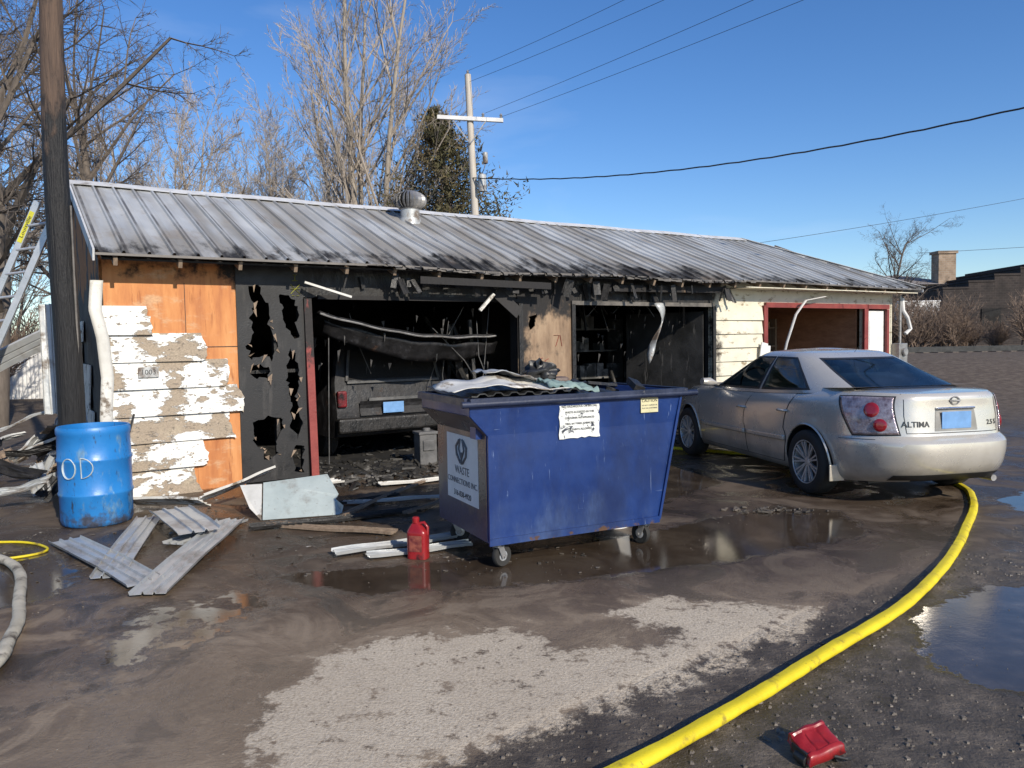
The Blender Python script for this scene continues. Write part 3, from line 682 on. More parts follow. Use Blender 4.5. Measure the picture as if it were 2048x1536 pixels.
strokes([[(.3,2.4),(.7,2.4)],[(.5,2.4),(.5,1.8)],[(.2,1.8),(.8,1.8)],[(0,1.4),(1,.4)],[(1,1.4),(0,.4)],[(0,.9),(1,.95)],[(.1,.2),(.4,.2)],[(.6,.2),(.9,.2)]],1.98,2.16,.11,mat('yellow_spray',[(.5,(.4,.4,.05))],20,rough=.7,bump=0),-.028)
mb=MB(); mb.box((.42,-.06,1.34),(.2,.012,.11)); hn=mb.obj('house_number',m_galv,GB,bevel=.003); hn['label']='small metal house number plate'
text('1003',.075,m_ink,hn,front(.42,-.068,1.34))

# ------------------------------------------------------------------ burnt van
VN=thing('burnt_van','burnt-out dark minivan parked inside the charred bay','van',(0,0,0),0)
VN.location=Mg@V((3.72,.95,0)); VN.rotation_euler=(0,0,math.atan2(.545,.838))
prof=[(0,.35),(-.04,.55),(-.02,.72),(.03,.95),(.06,1.1),(.16,1.5),(.24,1.72),(.5,1.80),(2.6,1.78),(3.1,1.62),(3.55,1.12),(4.15,.98),(4.25,.5),(4.2,.32)]
mb=MB()
def half(z): return .90 if z<1.0 else .90-.2*((z-1.0)/.8)**1.4
L=[V((-half(z)+(.03 if z<1.7 else .12),y,z)) for y,z in prof]; Rr=[V((half(z)-(.03 if z<1.7 else .12),y,z)) for y,z in prof]
Lo=[V((-half(z),y+.06 if i<7 else y,z-.02)) for i,(y,z) in enumerate(prof)]; Ro=[V((half(z),y+.06 if i<7 else y,z-.02)) for i,(y,z) in enumerate(prof)]
n=len(prof); mb.v=Lo+L+Rr+Ro
for r in range(3):
    for i in range(n-1): mb.f.append((r*n+i,(r+1)*n+i,(r+1)*n+i+1,r*n+i+1))
mb.f.append(tuple(range(n))); mb.f.append(tuple(3*n+i for i in range(n-1,-1,-1))); mb.f.append((0,n,2*n,3*n)); 
van=mb.obj('body',m_vanpaint,VN,smooth=35)
mb=MB(); mb.add([V((-.66,.055,1.12)),V((.66,.055,1.12)),V((.60,.145,1.5)),V((-.60,.145,1.5))],[(0,1,2,3)]); mb.obj('rear_window',m_soot,VN,solid=.01,recalc=False)['label']='broken blackened window'
mb=MB(); mb.add([V((p)) for p in[(-.915,.5,1.08),(-.915,1.5,1.08),(-.85,1.5,1.5),(-.84,.62,1.5)]],[(0,1,2,3)]); mb.obj('side_window',m_soot,VN,solid=.01,recalc=False)
mb=MB(); mb.beam((-.7,.02,1.08),(.7,.02,1.08),.03,.03); mb.beam((-.7,.02,1.1),(-.63,.11,1.52),.03,.03);mb.beam((.7,.02,1.1),(.63,.11,1.52),.03,.03); mb.beam((-.42,-.055,.84),(.42,-.055,.84),.03,.04); mb.obj('trim',m_canister,VN)
mb=MB(); mb.grid(lambda u,w:V((-.55+1.1*u,-.07+.03*math.sin(3.1*w),.62+.2*w)),10,4); mb.obj('boot_handle_panel',m_vanpaint,VN,recalc=False,solid=.01)
mb=MB(); mb.box((0,-.08,.5),(1.78,.16,.2)); mb.obj('bumper',m_char,VN,bevel=.03)
m_sl=mat('sooted_red_lens',[(.35,(.01,.01,.01)),(.6,(.18,.012,.016))],9,rough=.3)
for s_ in(-1,1):
    mb=MB(); mb.box((s_*.8,-.03,.86),(.13,.08,.22)); mb.obj('tail_lamp',m_sl,VN,bevel=.02)
mb=MB(); mb.box((-.08,-.11,.72),(.31,.012,.15)); mb.obj('licence_plate',m_plate,VN,bevel=.003)
for sx_ in(-1,1):
    for yy in(.75,3.5):
        mb=MB(); mb.lathe([(.12,-.1),(.3,-.1),(.33,-.06),(.33,.06),(.3,.1),(.12,.1)],20,Matrix.Translation((sx_*.78,yy,.33))@Matrix.Rotation(rad(90),4,'Y')); mb.obj('wheel',m_rubber,VN,smooth=40)
mb=MB(); rd_=random.Random(9)
for i in range(1400):
    x=rd_.choice([rd_.uniform(2.2,5.1),rd_.uniform(6.2,9.0)]); y=rd_.uniform(-.7,2.5) ; s=rd_.uniform(.012,.09)
    if rd_.random()<.6: x=rd_.uniform(2.2,5.2); y=rd_.uniform(-1.1,.8)
    p=Mg@V((x,y,s*.25)); mb.box(p,(s*rd_.uniform(.5,3),s*rd_.uniform(.2,.8),s*.3),rot=(rd_.uniform(-.4,.4),rd_.uniform(-.4,.4),rd_.uniform(0,3)))
top(mb.obj('burnt_rubble',mat('burnt_debris',[(.3,(.01,.01,.01)),(.56,(.04,.036,.03)),(.70,(.28,.26,.23))],2.5,rough=.6,bump=.4),recalc=False),'charred rubble strewn across the garage threshold','rubble',kind='stuff')
mb=MB(); mb.box((0,0,.2),(.24,.22,.4)); mb.box((0,-.0,.42),(.27,.25,.04)); mb.box((0,-.12,.26),(.16,.02,.14)); mb.cyl((.02,0,.43),(.02,0,.48),.05)
o=mb.obj('burnt_canister',m_canister,bevel=.012); o.location=Mg@V((3.75,.1,0)); o.rotation_euler=(0,0,.5); top(o,'scorched grey metal canister standing at the bay opening','canister')

# ------------------------------------------------------------------ dumpster
DU=thing('dumpster','dark blue steel wheeled dumpster heaped with burnt debris','dumpster',(-.18,5.3,0),rad(25.9))
def ring(z,x0,x1,y0,y1): return [V((x0,y0,z)),V((x1,y0,z)),V((x1,y1,z)),V((x0,y1,z))]
dp=.97
rs=[ring(.19,0,1.45,0,dp),ring(.95,0,1.63,0,dp),ring(1.09,-.13,1.664,-.01,dp),ring(1.2,-.137,1.69,-.02,dp),ring(1.2,-.115,1.668,.002,dp-.02),ring(1.05,.0,1.6,.03,dp-.03),ring(.5,.03,1.45,.03,dp-.03)]
mb=MB(); 
for r in rs: mb.v+=r
for k in range(len(rs)-1):
    for j in range(4): mb.f.append((k*4+j,k*4+(j+1)%4,(k+1)*4+(j+1)%4,(k+1)*4+j))
mb.f.append((3,2,1,0)); e=(len(rs)-1)*4; mb.f.append((e,e+1,e+2,e+3))
mb.obj('body',m_dump,DU,bevel=.006)
mb=MB(); mb.add([V((-.004,.015,.2)),V((-.004,dp-.01,.2)),V((-.004,dp-.01,.95)),V((-.004,.015,.95))],[(0,3,2,1)]); mb.add([V((-.004,.012,.952)),V((-.004,dp-.01,.952)),V((-.136,dp-.01,1.092)),V((-.136,.004,1.092))],[(0,3,2,1)])
mb.obj('side_panel',m_dumpside,DU,solid=.004,recalc=False)['label']='dark brown end panel'
mb=MB(); mb.tube([(-.2,-.035,1.175),(1.8,-.035,1.175)],.024,10); mb.beam((-.14,-.03,1.2),(1.7,-.03,1.2),.05,.03); mb.beam((-.145,.0,1.19),(-.145,dp,1.19),.04,.05); mb.beam((1.695,0,1.19),(1.695,dp,1.19),.04,.05)
mb.beam((-.14,dp,1.19),(1.69,dp,1.19),.04,.05)
mb.obj('rim',m_rimbar,DU,smooth=40)
mb=MB(); mb.beam((.0,-.008,.2),(1.45,-.008,.2),.02,.05); mb.beam((.01,-.008,.22),(.01,-.008,.95),.02,.02,up=(0,1,0)); mb.beam((1.45,-.008,.2),(1.66,-.012,1.15),.02,.02,up=(0,1,0)); mb.box((-.03,.12,1.0),(.05,.1,.16)); mb.obj('frame_rail',m_dump,DU)
mb=MB(); sheet(mb,jag([(.57,.89),(.91,.89),(.91,1.165),(.57,1.165)],.006,.03,R),[],lambda a,b:V((a,-.0135,b)),(0,.003,0)); st=mb.obj('notice_sticker',m_stickertorn,DU,recalc=False); st['label']='peeling white notice about hazardous waste'
for i,(s,sz) in enumerate([('NO HAZARDOUS OR SPECIAL',.024),('WASTE ACCEPTED IN THIS',.022),('CONTAINER. NO APPLIANCES',.02),('TIRES, BATTERIES, CHEMICALS',.02),('OR PAINTS ALLOWED',.022)]):
    text(s,sz,m_ink,st,front(.74,-.016,1.12-i*.042),sx=.92)
mb=MB(); mb.box((1.36,-.018,1.095),(.16,.003,.11)); st=mb.obj('caution_sticker',m_yellowpaper,DU); st['label']='small yellowed caution label'
text('CAUTION',.032,m_ink,st,front(1.36,-.0205,1.13)); 
for i,s in enumerate(['DO NOT CLIMB IN OR','PLAY ON CONTAINER']): text(s,.014,m_inkgrey,st,front(1.36,-.0205,1.095-i*.022))
mb=MB(); mb.box((-.0075,.45,.66),(.003,.60,.50)); st=mb.obj('logo_sticker',m_sticker,DU); st['label']='white company sign on the end panel'
def side(y,z): return Matrix.Translation((-.0105,y,z))@Matrix.Rotation(rad(-90),4,'Z')@Matrix.Rotation(rad(90),4,'X')
text('WASTE',.085,m_inkgrey,st,side(.45,.64)); text('CONNECTIONS INC.',.062,m_inkgrey,st,side(.45,.555)); text('316-838-4920',.06,m_ink,st,side(.45,.46))
mb=MB()
for s_ in(-1,1):
    mb.tube([(-.011,.45+s_*.02,.70),(-.011,.45+s_*.09,.76),(-.011,.45+s_*.10,.82),(-.011,.45+s_*.04,.87)],.011,5)
    mb.tube([(-.011,.45+s_*.02,.88),(-.011,.45+s_*.05,.80),(-.011,.45,.73)],.009,5)
mb.tube([(-.011,.45,.69),(-.011,.45,.78)],.009,5)
mb.obj('logo',m_inkgrey,st)
def caster(x,y,a):
    c=bpy.data.objects.new('caster',None); COL.objects.link(c); c.parent=DU; c.location=(x,y,0); c.rotation_euler=(0,0,a)
    mb=MB(); mb.box((0,0,.185),(.11,.1,.012)); mb.cyl((0,0,.15),(0,0,.185),.035)
    mb.beam((-.0,.033,.155),(.035,.033,.07),.045,.006,up=(0,1,0)); mb.beam((0,-.033,.155),(.035,-.033,.07),.045,.006,up=(0,1,0)); mb.box((0,0,.155),(.06,.072,.01)); mb.cyl((.035,-.045,.078),(.035,.045,.078),.01)
    mb.obj('fork',m_steel,c)
    W=Matrix.Translation((.035,0,.08))@Matrix.Rotation(rad(90),4,'X')
    mb=MB(); mb.lathe([(.045,-.02),(.073,-.022),(.08,-.012),(.08,.012),(.073,.022),(.045,.02)],22,W); mb.obj('tyre',m_rubber,c,smooth=40)
    mb=MB(); mb.lathe([(.018,-.024),(.046,-.018),(.046,.018),(.018,.024)],18,W); mb.obj('wheel_hub',m_alu,c,smooth=30)
caster(.09,.05,.3); caster(1.36,.06,1.9); caster(.1,.88,-.4); caster(1.36,.88,.8)
mb=MB()
def F(u,w): return V((-.1+u*.86,.02+w*.93,1.225+.03*w+.05*math.sin(u*7)*w*(1-w)-.03*math.sin(3.1*w)+.02*noise.noise(V((u*4,w*4,2)))+(.018 if int(u*14)%2 else 0)))
mb.grid(F,42,10); l=mb.obj('lid',m_black,DU,recalc=False,solid=.008); l['label']='ribbed black plastic lid, warped by heat'
mb=MB()
def F(u,w): return V((.80+u*.5,.35+w*.62,1.16+.10*w+.04*math.sin(u*5+1)*w+(.014 if int(u*10)%2 else 0)+.03*noise.noise(V((u*4,w*4,7)))))
mb.grid(F,30,10); mb.obj('lid',m_black,DU,recalc=False,solid=.008)['label']='collapsed lid section'
mb=MB(); mb.box((.95,dp+.0,1.24),(.5,.14,.1)); mb.obj('lid_hinge',mat('brown_plastic',[(.5,(.13,.09,.07))],4,rough=.5),DU,bevel=.03)
Md=Matrix.Translation((-.18,5.3,0))@Matrix.Rotation(rad(25.9),4,'Z')
def indump(mb,name,m,label,cat,smooth=None,solid=.004,group=None):
    mb.v=[Md@p for p in mb.v]; c=sum(mb.v,V())/len(mb.v); c.z=min(p.z for p in mb.v); mb.v=[p-c for p in mb.v]
    o=mb.obj(name,m,recalc=False,solid=solid,smooth=smooth); o.location=c; return top(o,label,cat,group)
mb=MB()
def F(u,w): 
    x=-.26+u*1.05; return V((x,-.06+w*.42+.18*u,1.265+.03*math.sin(u*5)+.06*w*u+.03*noise.noise(V((u*5,w*3,5)))+(.025 if w>.9 else 0)))
mb.grid(F,30,8); indump(mb,'siding_sheet',m_panel_white,'crumpled white metal siding sheet lying on the dumpster','siding',50)
mb=MB()
def F(u,w): return V((.18+u*.62,.38+w*.3,1.33+.05*math.sin(u*4+1)+.03*noise.noise(V((u*6,w*5,15)))))
mb.grid(F,24,6); indump(mb,'siding_sheet',m_galv,'second bent siding sheet on the dumpster heap','siding',50)
mb=MB()
def F(u,w): 
    a=u*2*math.pi; ph=(w-.5)*math.pi; r=.08*(1+1.1*noise.noise(V((math.cos(a)*2.5,math.sin(a)*2.5,w*5))))
    return V((.72+r*1.5*math.cos(a)*math.cos(ph),.55+r*math.sin(a)*math.cos(ph),1.36+r*.8*math.sin(ph)))
mb.grid(F,34,20); indump(mb,'burnt_rag',m_black,'crumpled black burnt rag on top of the heap','rag',60,solid=.001)
mb=MB()
def F(u,w): return V((.58+u*.42,.12+w*.35,1.26+.05*noise.noise(V((u*7,w*6,25)))+.04*math.sin(w*3)-.05*u))
mb.grid(F,26,20); indump(mb,'cloth',mat('teal_cloth',[(.3,(.12,.19,.18)),(.7,(.25,.33,.31))],4,rough=.9),'pale teal cloth draped over the dumpster contents','cloth',60)
mb=MB()
for i in range(34):
    mb.box((R.uniform(.2,1.5),R.uniform(.15,.85),R.uniform(1.05,1.24)),(R.uniform(.08,.4),R.uniform(.03,.15),R.uniform(.01,.05)),rot=(R.uniform(-.5,.5),R.uniform(-.4,.4),R.uniform(0,3)))
indump(mb,'burnt_waste',m_char,'charred boards and rubbish filling the dumpster','rubbish',solid=0)['kind']='stuff'

# ------------------------------------------------------------------ barrel
BR=thing('plastic_drum','blue plastic drum with hand-painted letters beside the pole','barrel',(-3.86,7.05,0))
mb=MB(); mb.lathe([(.27,.0),(.29,.015),(.3,.05),(.303,.27),(.312,.285),(.312,.30),(.303,.315),(.305,.58),(.314,.595),(.314,.61),(.305,.625),(.3,.82),(.308,.835),(.308,.88),(.298,.90),(.285,.90),(.283,.86),(.28,.5),(.27,.06)],48)
mb.obj('shell',m_barrel,BR,smooth=40)
mb=MB()
def cw(a,z,r=.309): return V((r*math.cos(a),r*math.sin(a),z))
c0=math.atan2(-7.05,3.86)-.5
mb.tube([cw(c0+.22*math.cos(t_)*1.0-.25,.54+.09*math.sin(t_)) for t_ in [i*.35 for i in range(19)]],.011,6,flat=.5)
mb.tube([cw(c0+.12,.63)]+[cw(c0+.12+.32*math.sin(t_),.545+.09*math.cos(t_)) for t_ in [i*.31 for i in range(11)]]+[cw(c0+.12,.63)],.011,6,flat=.5)
mb.obj('painted_letters',m_spray,BR,smooth=40)
mb=MB(); mb.lathe([(.0,.72),(.28,.72)],24,cap=False); mb.obj('water',m_black,BR,recalc=False)
mb=MB(); mb.beam((.18,.1,.5),(.3,.16,.98),.05,.02); o=mb.obj('charred_stick',m_char); o.location=(-3.86,7.05,0); top(o,'burnt stick poking out of the blue drum','stick')

# ------------------------------------------------------------------ poles, wires
UP=thing('utility_pole','thick wooden utility pole, charred black at its lower half','utility pole',(-4.40,7.62,0))
mb=MB(); mb.tube([V((0.02*math.sin(k*.7),.0,k*.5)) for k in range(20)],[.128-.0028*k for k in range(20)],18); mb.obj('pole',m_pole,UP,smooth=60)
mb=MB(); mb.tube([(.123,-.02,.3),(.12,-.02,3)],.012,6); mb.obj('ground_wire',m_drip,UP)
PL=thing('utility_pole','sun-bleached utility pole with white crossarm behind the garage','utility pole',(-.75,21,0))
mb=MB(); mb.tube([(0,0,0),(-.15,0,4.5),(-.29,0,8.75)],[.13,.105,.085],14); mb.obj('pole',m_polelight,PL,smooth=60)
mb=MB(); mb.beam((-1.12,-.1,7.62),(.64,-.1,7.5),.09,.10); mb.obj('crossarm',m_white,PL)
for x in(-.7,.2):
    mb=MB(); mb.beam((-.25,-.12,6.9),(x,-.12,7.52),.03,.03); mb.obj('brace',m_steel,PL)
for x in(-1.05,-.6,.1,.58):
    mb=MB(); mb.lathe([(.02,0),(.045,.03),(.02,.05),(.045,.07),(.02,.12)],10,Matrix.Translation((x,-.1,7.66-.06*(x+1.1)))); mb.obj('insulator',m_steel,PL)
mb=MB(); mb.lathe([(.02,0),(.045,.03),(.02,.05),(.04,.07),(.02,.12)],10,Matrix.Translation((-.29,0,8.75))); mb.obj('insulator',m_steel,PL)
mb=MB(); mb.lathe([(.02,0),(.07,.02),(.07,.3),(.02,.32)],12,Matrix.Translation((.14,-.15,6.35))); mb.obj('fuse_cutout',m_galv,PL,smooth=40)
mb=MB(); mb.lathe([(.02,0),(.11,.02),(.11,.45),(.02,.5)],12,Matrix.Translation((.05,-.2,5.6))); mb.obj('transformer',m_galv,PL,smooth=40)
mb=MB(); mb.tube([(.0,-.15,6.0),(.1,-.2,6.2),(.16,-.15,6.4)],.012,5); mb.obj('jumper_wire',m_black,PL)
def wire(a,b,sg,r,label,n=40,name='power_line',wob=0,m=m_black):
    a=V(a);b=V(b);pts=[]
    for i in range(n+1):
        k=i/n; p=a.lerp(b,k); p.z-=4*sg*k*(1-k); 
        if wob: p.z+=wob*math.sin(i*2.1); 
        pts.append(p-a)
    mb=MB(); mb.tube(pts,r,6); o=mb.obj(name,m,recalc=False); o.location=a; top(o,label,'power line','overhead lines')
wire((-.95,20.9,6.0),(-.95+8.8*1.6,20.9-9*1.6,5.85),.95,.015,'thick twisted black service cable sagging across the sky',90,wob=.006)
for a,b in [((-.15,20.9,7.6),(4.96,14,7.56)),((-.6,20.9,7.7),(4.16,14,7.6)),((-1.04,21,8.55),(2.9,15.7,8.35)),((-1.04,21,8.85),(2.2,16.4,8.65))]:
    a=V(a);b=V(b); wire(a,a+(b-a)*2.0,.12,.0045,'thin overhead wire running from the crossarm')
wire((12.4,40,6.4),(45,48,12.4),.3,.012,'thin distant wire above the roofline'); wire((22,42,6.0),(45,46,7.5),.1,.012,'thin distant wire near the brick building')

# ------------------------------------------------------------------ ladder
LD=thing('ladder','aluminium extension ladder leaning against the gable','ladder',(0,0,0))
ra=V((-6.82,9.0,0)); tp=V((-5.17,9.0,3.35)); wv=V((-.34,.10,-.02))
for off in(V((0,0,0)),wv):
    mb=MB(); mb.beam(ra+off,tp+off,.03,.075); mb.obj('rail',m_alu,LD)
rg0=MB(); rg0.cyl(V((0,0,0)),wv,.017,n=8); r0=rg0.obj('rung',m_alu,LD); r0.location=ra.lerp(tp,1/12)
for k in range(2,12):
    o=r0.copy(); COL.objects.link(o); o.parent=LD; o.location=ra.lerp(tp,k/12)
mb=MB(); a=ra.lerp(tp,.86)+wv;b=ra.lerp(tp,.965)+wv; mb.beam(a+V((.0,-.017,.0)),b+V((0,-.017,0)),.004,.055); lb=mb.obj('warning_label',mat('yellow_label',[(.5,(.6,.56,.05))],5,rough=.5),LD)
d=(tp-ra).normalized(); 
Mt=Matrix.Translation((a+b)/2+V((0,-.0215,0)))@Matrix.Rotation(-math.atan2(d.z,d.x),4,'Y')@Matrix.Rotation(rad(90),4,'X')
text('Louisville',.062,m_ink,lb,Mt,sx=1.2)

# ------------------------------------------------------------------ ground debris
def plank(a,b,w,m,label,z=.02,z2=None,group='fallen metal siding strips',h=.022,name='siding_strip',tilt=0,curve=0,wv=1):
    a=V((a[0],a[1],z));b=V((b[0],b[1],z if z2 is None else z2)); d=b-a;L=d.length;d.normalize();s=d.cross(V((0,0,1))).normalized(); u=s.cross(d)
    s=(s*math.cos(tilt)+u*math.sin(tilt)); u=s.cross(d)
    c=(a+b)/2; mb=MB(); pr=[(-.5,h),(-.47,0),(-.2,0),(-.18,.8*h),(-.14,.8*h),(-.12,0),(.1,0),(.12,.8*h),(.16,.8*h),(.18,0),(.47,0),(.5,h)]
    n=14; vs=[];fs=[]
    ph=R.uniform(0,9)
    for i in range(n+1):
        k=i/n; p=a.lerp(b,k)-c; bend=.006*math.sin(k*6+ph)*wv+curve*math.sin(k*math.pi)
        for j,(x,y) in enumerate(pr):
            e=R.uniform(-.008,.008) if i in(0,n) else 0
            vs.append(p+s*(x*w*(1+.015*math.sin(k*9+ph)))+u*(y+bend+.002*wv*math.sin(k*13+j))+d*e)
    k=len(pr)
    for i in range(n):
        for j in range(k-1): fs.append((i*k+j,i*k+j+1,(i+1)*k+j+1,(i+1)*k+j))
    mb.add(vs,fs); o=mb.obj(name,m,recalc=False,solid=.003); o.location=c; return top(o,label,'siding',group)
plank((-3.72,6.28),(-2.48,5.08),.24,m_strip,'grey ribbed metal siding strip lying on wet ground',.03)
plank((-2.50,6.70),(-2.36,4.85),.24,m_strip,'long ribbed siding strip crossing the others',.075,.025)
plank((-2.83,5.25),(-3.35,7.0),.22,m_strip,'siding strip under the pile beside the drum',.02,.05)
plank((-3.15,6.95),(-2.55,6.15),.34,m_strip,'short wide bent siding strip on top of the pile',.12,.10,curve=.02)
plank((-2.5,6.9),(-2.75,6.1),.2,m_strip,'small grey siding offcut lying under the pile',.02)
plank((-3.75,7.45),(-2.95,7.25),.22,m_panel_white,'folded white trim leaning against the wall base',.1,.12,tilt=.5,name='trim_strip')
plank((-3.0,7.25),(-2.55,8.0),.24,m_panel_white,'folded white trim rising toward the doorway',.14,.28,tilt=.5,name='trim_strip')
plank((-2.45,7.7),(-1.9,8.3),.2,m_panel_white,'pale strip of trim near the jamb',.1,.12,name='trim_strip')
plank((-2.2,6.75),(-1.0,6.35),.12,m_wood,'thin broken board on the ground',.015,group='broken boards',name='broken_board')
plank((-1.36,5.71),(-.45,6.2),.14,m_strip,'twisted metal strip lying by the dumpster',.03)
plank((-1.1,5.65),(-.35,5.95),.12,m_strip,'pale metal strip next to the red jug',.02)
plank((-1.58,7.0),(-1.0,8.75),.05,m_wood,'long narrow wooden batten',.03,group='broken boards',name='broken_board')
plank((-1.5,8.5),(-.6,8.9),.1,m_panel_white,'pale board inside the doorway',.03,group='broken boards',name='broken_board')
plank((-2.3,6.6),(-.9,7.2),.16,m_char,'charred board on wet concrete',.02,group='broken boards',name='broken_board')
plank((-1.9,7.4),(-1.2,7.9),.09,m_char,'short charred board on wet concrete',.03,group='broken boards',name='broken_board')
plank((-1.7,7.55),(-.7,7.75),.07,m_strip,'thin scorched metal strip at the doorway',.03)
plank((-1.0,7.0),(-.55,7.9),.06,m_wood,'thin splintered lath at the doorway',.03,group='broken boards',name='broken_board')
mb=MB()
mb.add([V((-2.3,6.95,.01)),V((-1.62,7.13,.01)),V((-1.60,7.14,.09)),V((-1.70,7.26,.13)),V((-1.68,7.3,.17)),V((-1.83,7.5,.33)),V((-2.38,7.25,.30))],[(0,1,2,3,4,5,6)])
o=mb.obj('scrap_steel_sheet',m_panel_blue,solid=.006,recalc=False); top(o,'pale blue-grey steel sheet propped on the debris','scrap metal')
mb=MB(); mb.add([V((-2.31,6.94,.01)),V((-2.39,7.24,.29)),V((-2.62,7.3,.27)),V((-2.45,7.05,.1))],[(0,1,2,3)]); o=mb.obj('scrap_steel_sheet',m_panel_white,solid=.006,recalc=False); top(o,'folded white corner of sheet metal beside the blue-grey sheet','scrap metal')
rl=random.Random(21)
for i in range(60):
    x=rl.uniform(-7.4,-4.85); y=8.4+rl.uniform(-1.0,1.8); a=rl.uniform(0,3.14); L=rl.uniform(.2,.7); zz=rl.uniform(.02,.65)*smooth(-4.3,-5.4,x)*(1 if y>8.3 else .4)
    if x>-5.0 and y>8.2: y=8.0
    plank((x,y),(x+L*math.cos(a),y+L*math.sin(a)),rl.uniform(.06,.22),rl.choice([m_strip,m_panel_white,m_galv,m_char,m_char,m_wood]),'torn siding piece in the heap by the gable',zz+.02,zz+rl.uniform(0,.35),tilt=rl.uniform(-.9,.9),group='heap of torn siding',wv=3)
plank((-6.7,8.8),(-5.4,9.6),.26,m_strip,'long grey sheet leaning up against the gable',1.0,1.9,tilt=1.1,curve=.1,group='heap of torn siding')
plank((-5.0,8.35),(-5.1,8.5),.16,m_galv,'sheet of siding hanging vertically by the pole',.9,2.1,tilt=.2,group='heap of torn siding')
mb=MB()
for i in range(750):
    x=rl.uniform(-4.2,.6); y=rl.uniform(5.2,8.2); 
    if (x+4.25)*(-.545)+(y-8)*.838>-.1: continue
    s=rl.choice([.008,.01,.015,.02,.035]); mb.box((x,y,.005),(s,s*rl.uniform(.3,1),.004),rot=(rl.uniform(-.2,.2),rl.uniform(-.2,.2),rl.uniform(0,3)))
for i in range(50):
    x=2.35+rl.gauss(0,.2); y=7.0+rl.gauss(0,.07); s=rl.uniform(.01,.06); mb.box((x,y,.012),(s,s*.5,.012),rot=(rl.uniform(-.3,.3),rl.uniform(-.3,.3),rl.uniform(0,3)))
top(mb.obj('scattered_debris',mat('debris_chips',[(.3,(.02,.018,.015)),(.6,(.12,.1,.08)),(.72,(.5,.48,.44))],2.2,rough=.7),recalc=False),'small chips of paint and charcoal on the ground','debris',kind='stuff')

JG=thing('red_jug','red plastic fluid jug standing on wet ground','jug',(-.72,5.66,0),rad(-15))
mb=MB()
def F(u,w):
    a=u*2*math.pi; c,s=math.cos(a),math.sin(a); n=4
    k=(abs(c)**n+abs(s)**n)**(-1/n); sh=1 if w<.72 else 1-.75*((w-.72)/.28)**1.3
    return V((c*k*.078*sh-(.02*(1-sh)),s*k*.055*sh,w*.27+.002))
mb.grid(F,32,24,closeu=True); mb.f.append(tuple(range(31,-1,-1))); mb.obj('body',m_jug,JG,smooth=50)
mb=MB(); mb.lathe([(.0,.265),(.026,.265),(.028,.30),(.02,.31),(0,.31)],16,Matrix.Translation((-.015,0,0)),cap=False); mb.obj('cap',m_jug,JG,smooth=40)
mb=MB(); mb.tube([(.01,0,.26),(.05,0,.27),(.078,0,.235),(.075,0,.18)],.012,8); mb.obj('handle',m_jug,JG,smooth=50)
mb=MB(); mb.box((0,-.0565,.12),(.1,.002,.12)); mb.obj('paper_label',mat('dirty_label',[(.35,(.10,.015,.02)),(.65,(.28,.08,.05))],20,rough=.5),JG)
mb=MB(); mb.lathe([(.12,0),(.145,.3),(.152,.3),(.152,.33),(.143,.33),(.115,.02)],28); o=mb.obj('bucket',m_white,smooth=40); o.location=(.86,6.55,0); top(o,'white plastic bucket standing behind the dumpster','bucket')
RC=thing('broken_red_housing','broken red plastic housing with black burnt parts lying on gravel','debris',(1.145,2.875,-.02),rad(20)); RC.scale=(.85,.85,.85)
mb=MB()
def F(u,w):
    x=(u-.5)*.20;y=(w-.5)*.15; e=max(abs(u-.5),abs(w-.5))*2
    ridge=.008*(abs(w-.5)>.36) - .006*(abs(math.sin(u*9.42))<.25)*(abs(w-.5)<.3)
    return V((x,y,.075+.012*(1-e**6)-.03*(e>.94)+ridge+.05*(w-.5)+.03*(u-.5)+.008*noise.noise(V((u*3,w*3,3)))))
mb.grid(F,46,30); mb.obj('housing',m_jug,RC,smooth=45,recalc=False,solid=.006)
mb=MB(); mb.box((-.02,0,.035),(.16,.1,.05),rot=(.1,.1,0)); mb.cyl((-.09,-.05,.025),(-.09,.02,.025),.025); mb.cyl((.07,-.07,.022),(.07,.0,.022),.022); mb.tube([(.02,-.06,.04),(.08,-.1,.03),(.12,-.08,.01)],.008,6)
mb.obj('bracket',m_black,RC,bevel=.004)

# ------------------------------------------------------------------ hoses
def spline(P,n=14):
    P=[V(p) for p in P]; out=[]
    for i in range(len(P)-1):
        p0=P[max(i-1,0)];p1=P[i];p2=P[i+1];p3=P[min(i+2,len(P)-1)]
        for k in range(n):
            t=k/n; out.append(.5*((2*p1)+(p2-p0)*t+(2*p0-5*p1+4*p2-p3)*t*t+(3*p1-p0-3*p2+p3)*t**3))
    out.append(P[-1]); return out
def hose(P,r,m,label,cat='hose',flat=.8,name='fire_hose',seam=False,z0=0):
    pts=spline([(x,y,r*flat+z0) for x,y in P]); mb=MB()
    n=20;vs=[];fs=[]
    for i,p in enumerate(pts):
        d=(pts[min(i+1,len(pts)-1)]-pts[max(i-1,0)]).normalized(); a=V((-d.y,d.x,0)); rr=r*(1+.03*math.sin(i*.9)+.02*math.sin(i*2.3))
        for j in range(n):
            t=2*math.pi*j/n; rad_=rr*(1+(.12 if (seam and j in(3,)) else 0)-(.05 if (seam and j in(5,)) else 0))
            vs.append(p+a*math.cos(t)*rad_+V((0,0,1))*math.sin(t)*rad_*flat)
    for i in range(len(pts)-1):
        for j in range(n): fs.append((i*n+j,i*n+(j+1)%n,(i+1)*n+(j+1)%n,(i+1)*n+j))
    fs.append(tuple(range(n))); fs.append(tuple((len(pts)-1)*n+j for j in range(n)))
    mb.add(vs,fs); o=mb.obj(name,m,smooth=35); return top(o,label,cat)
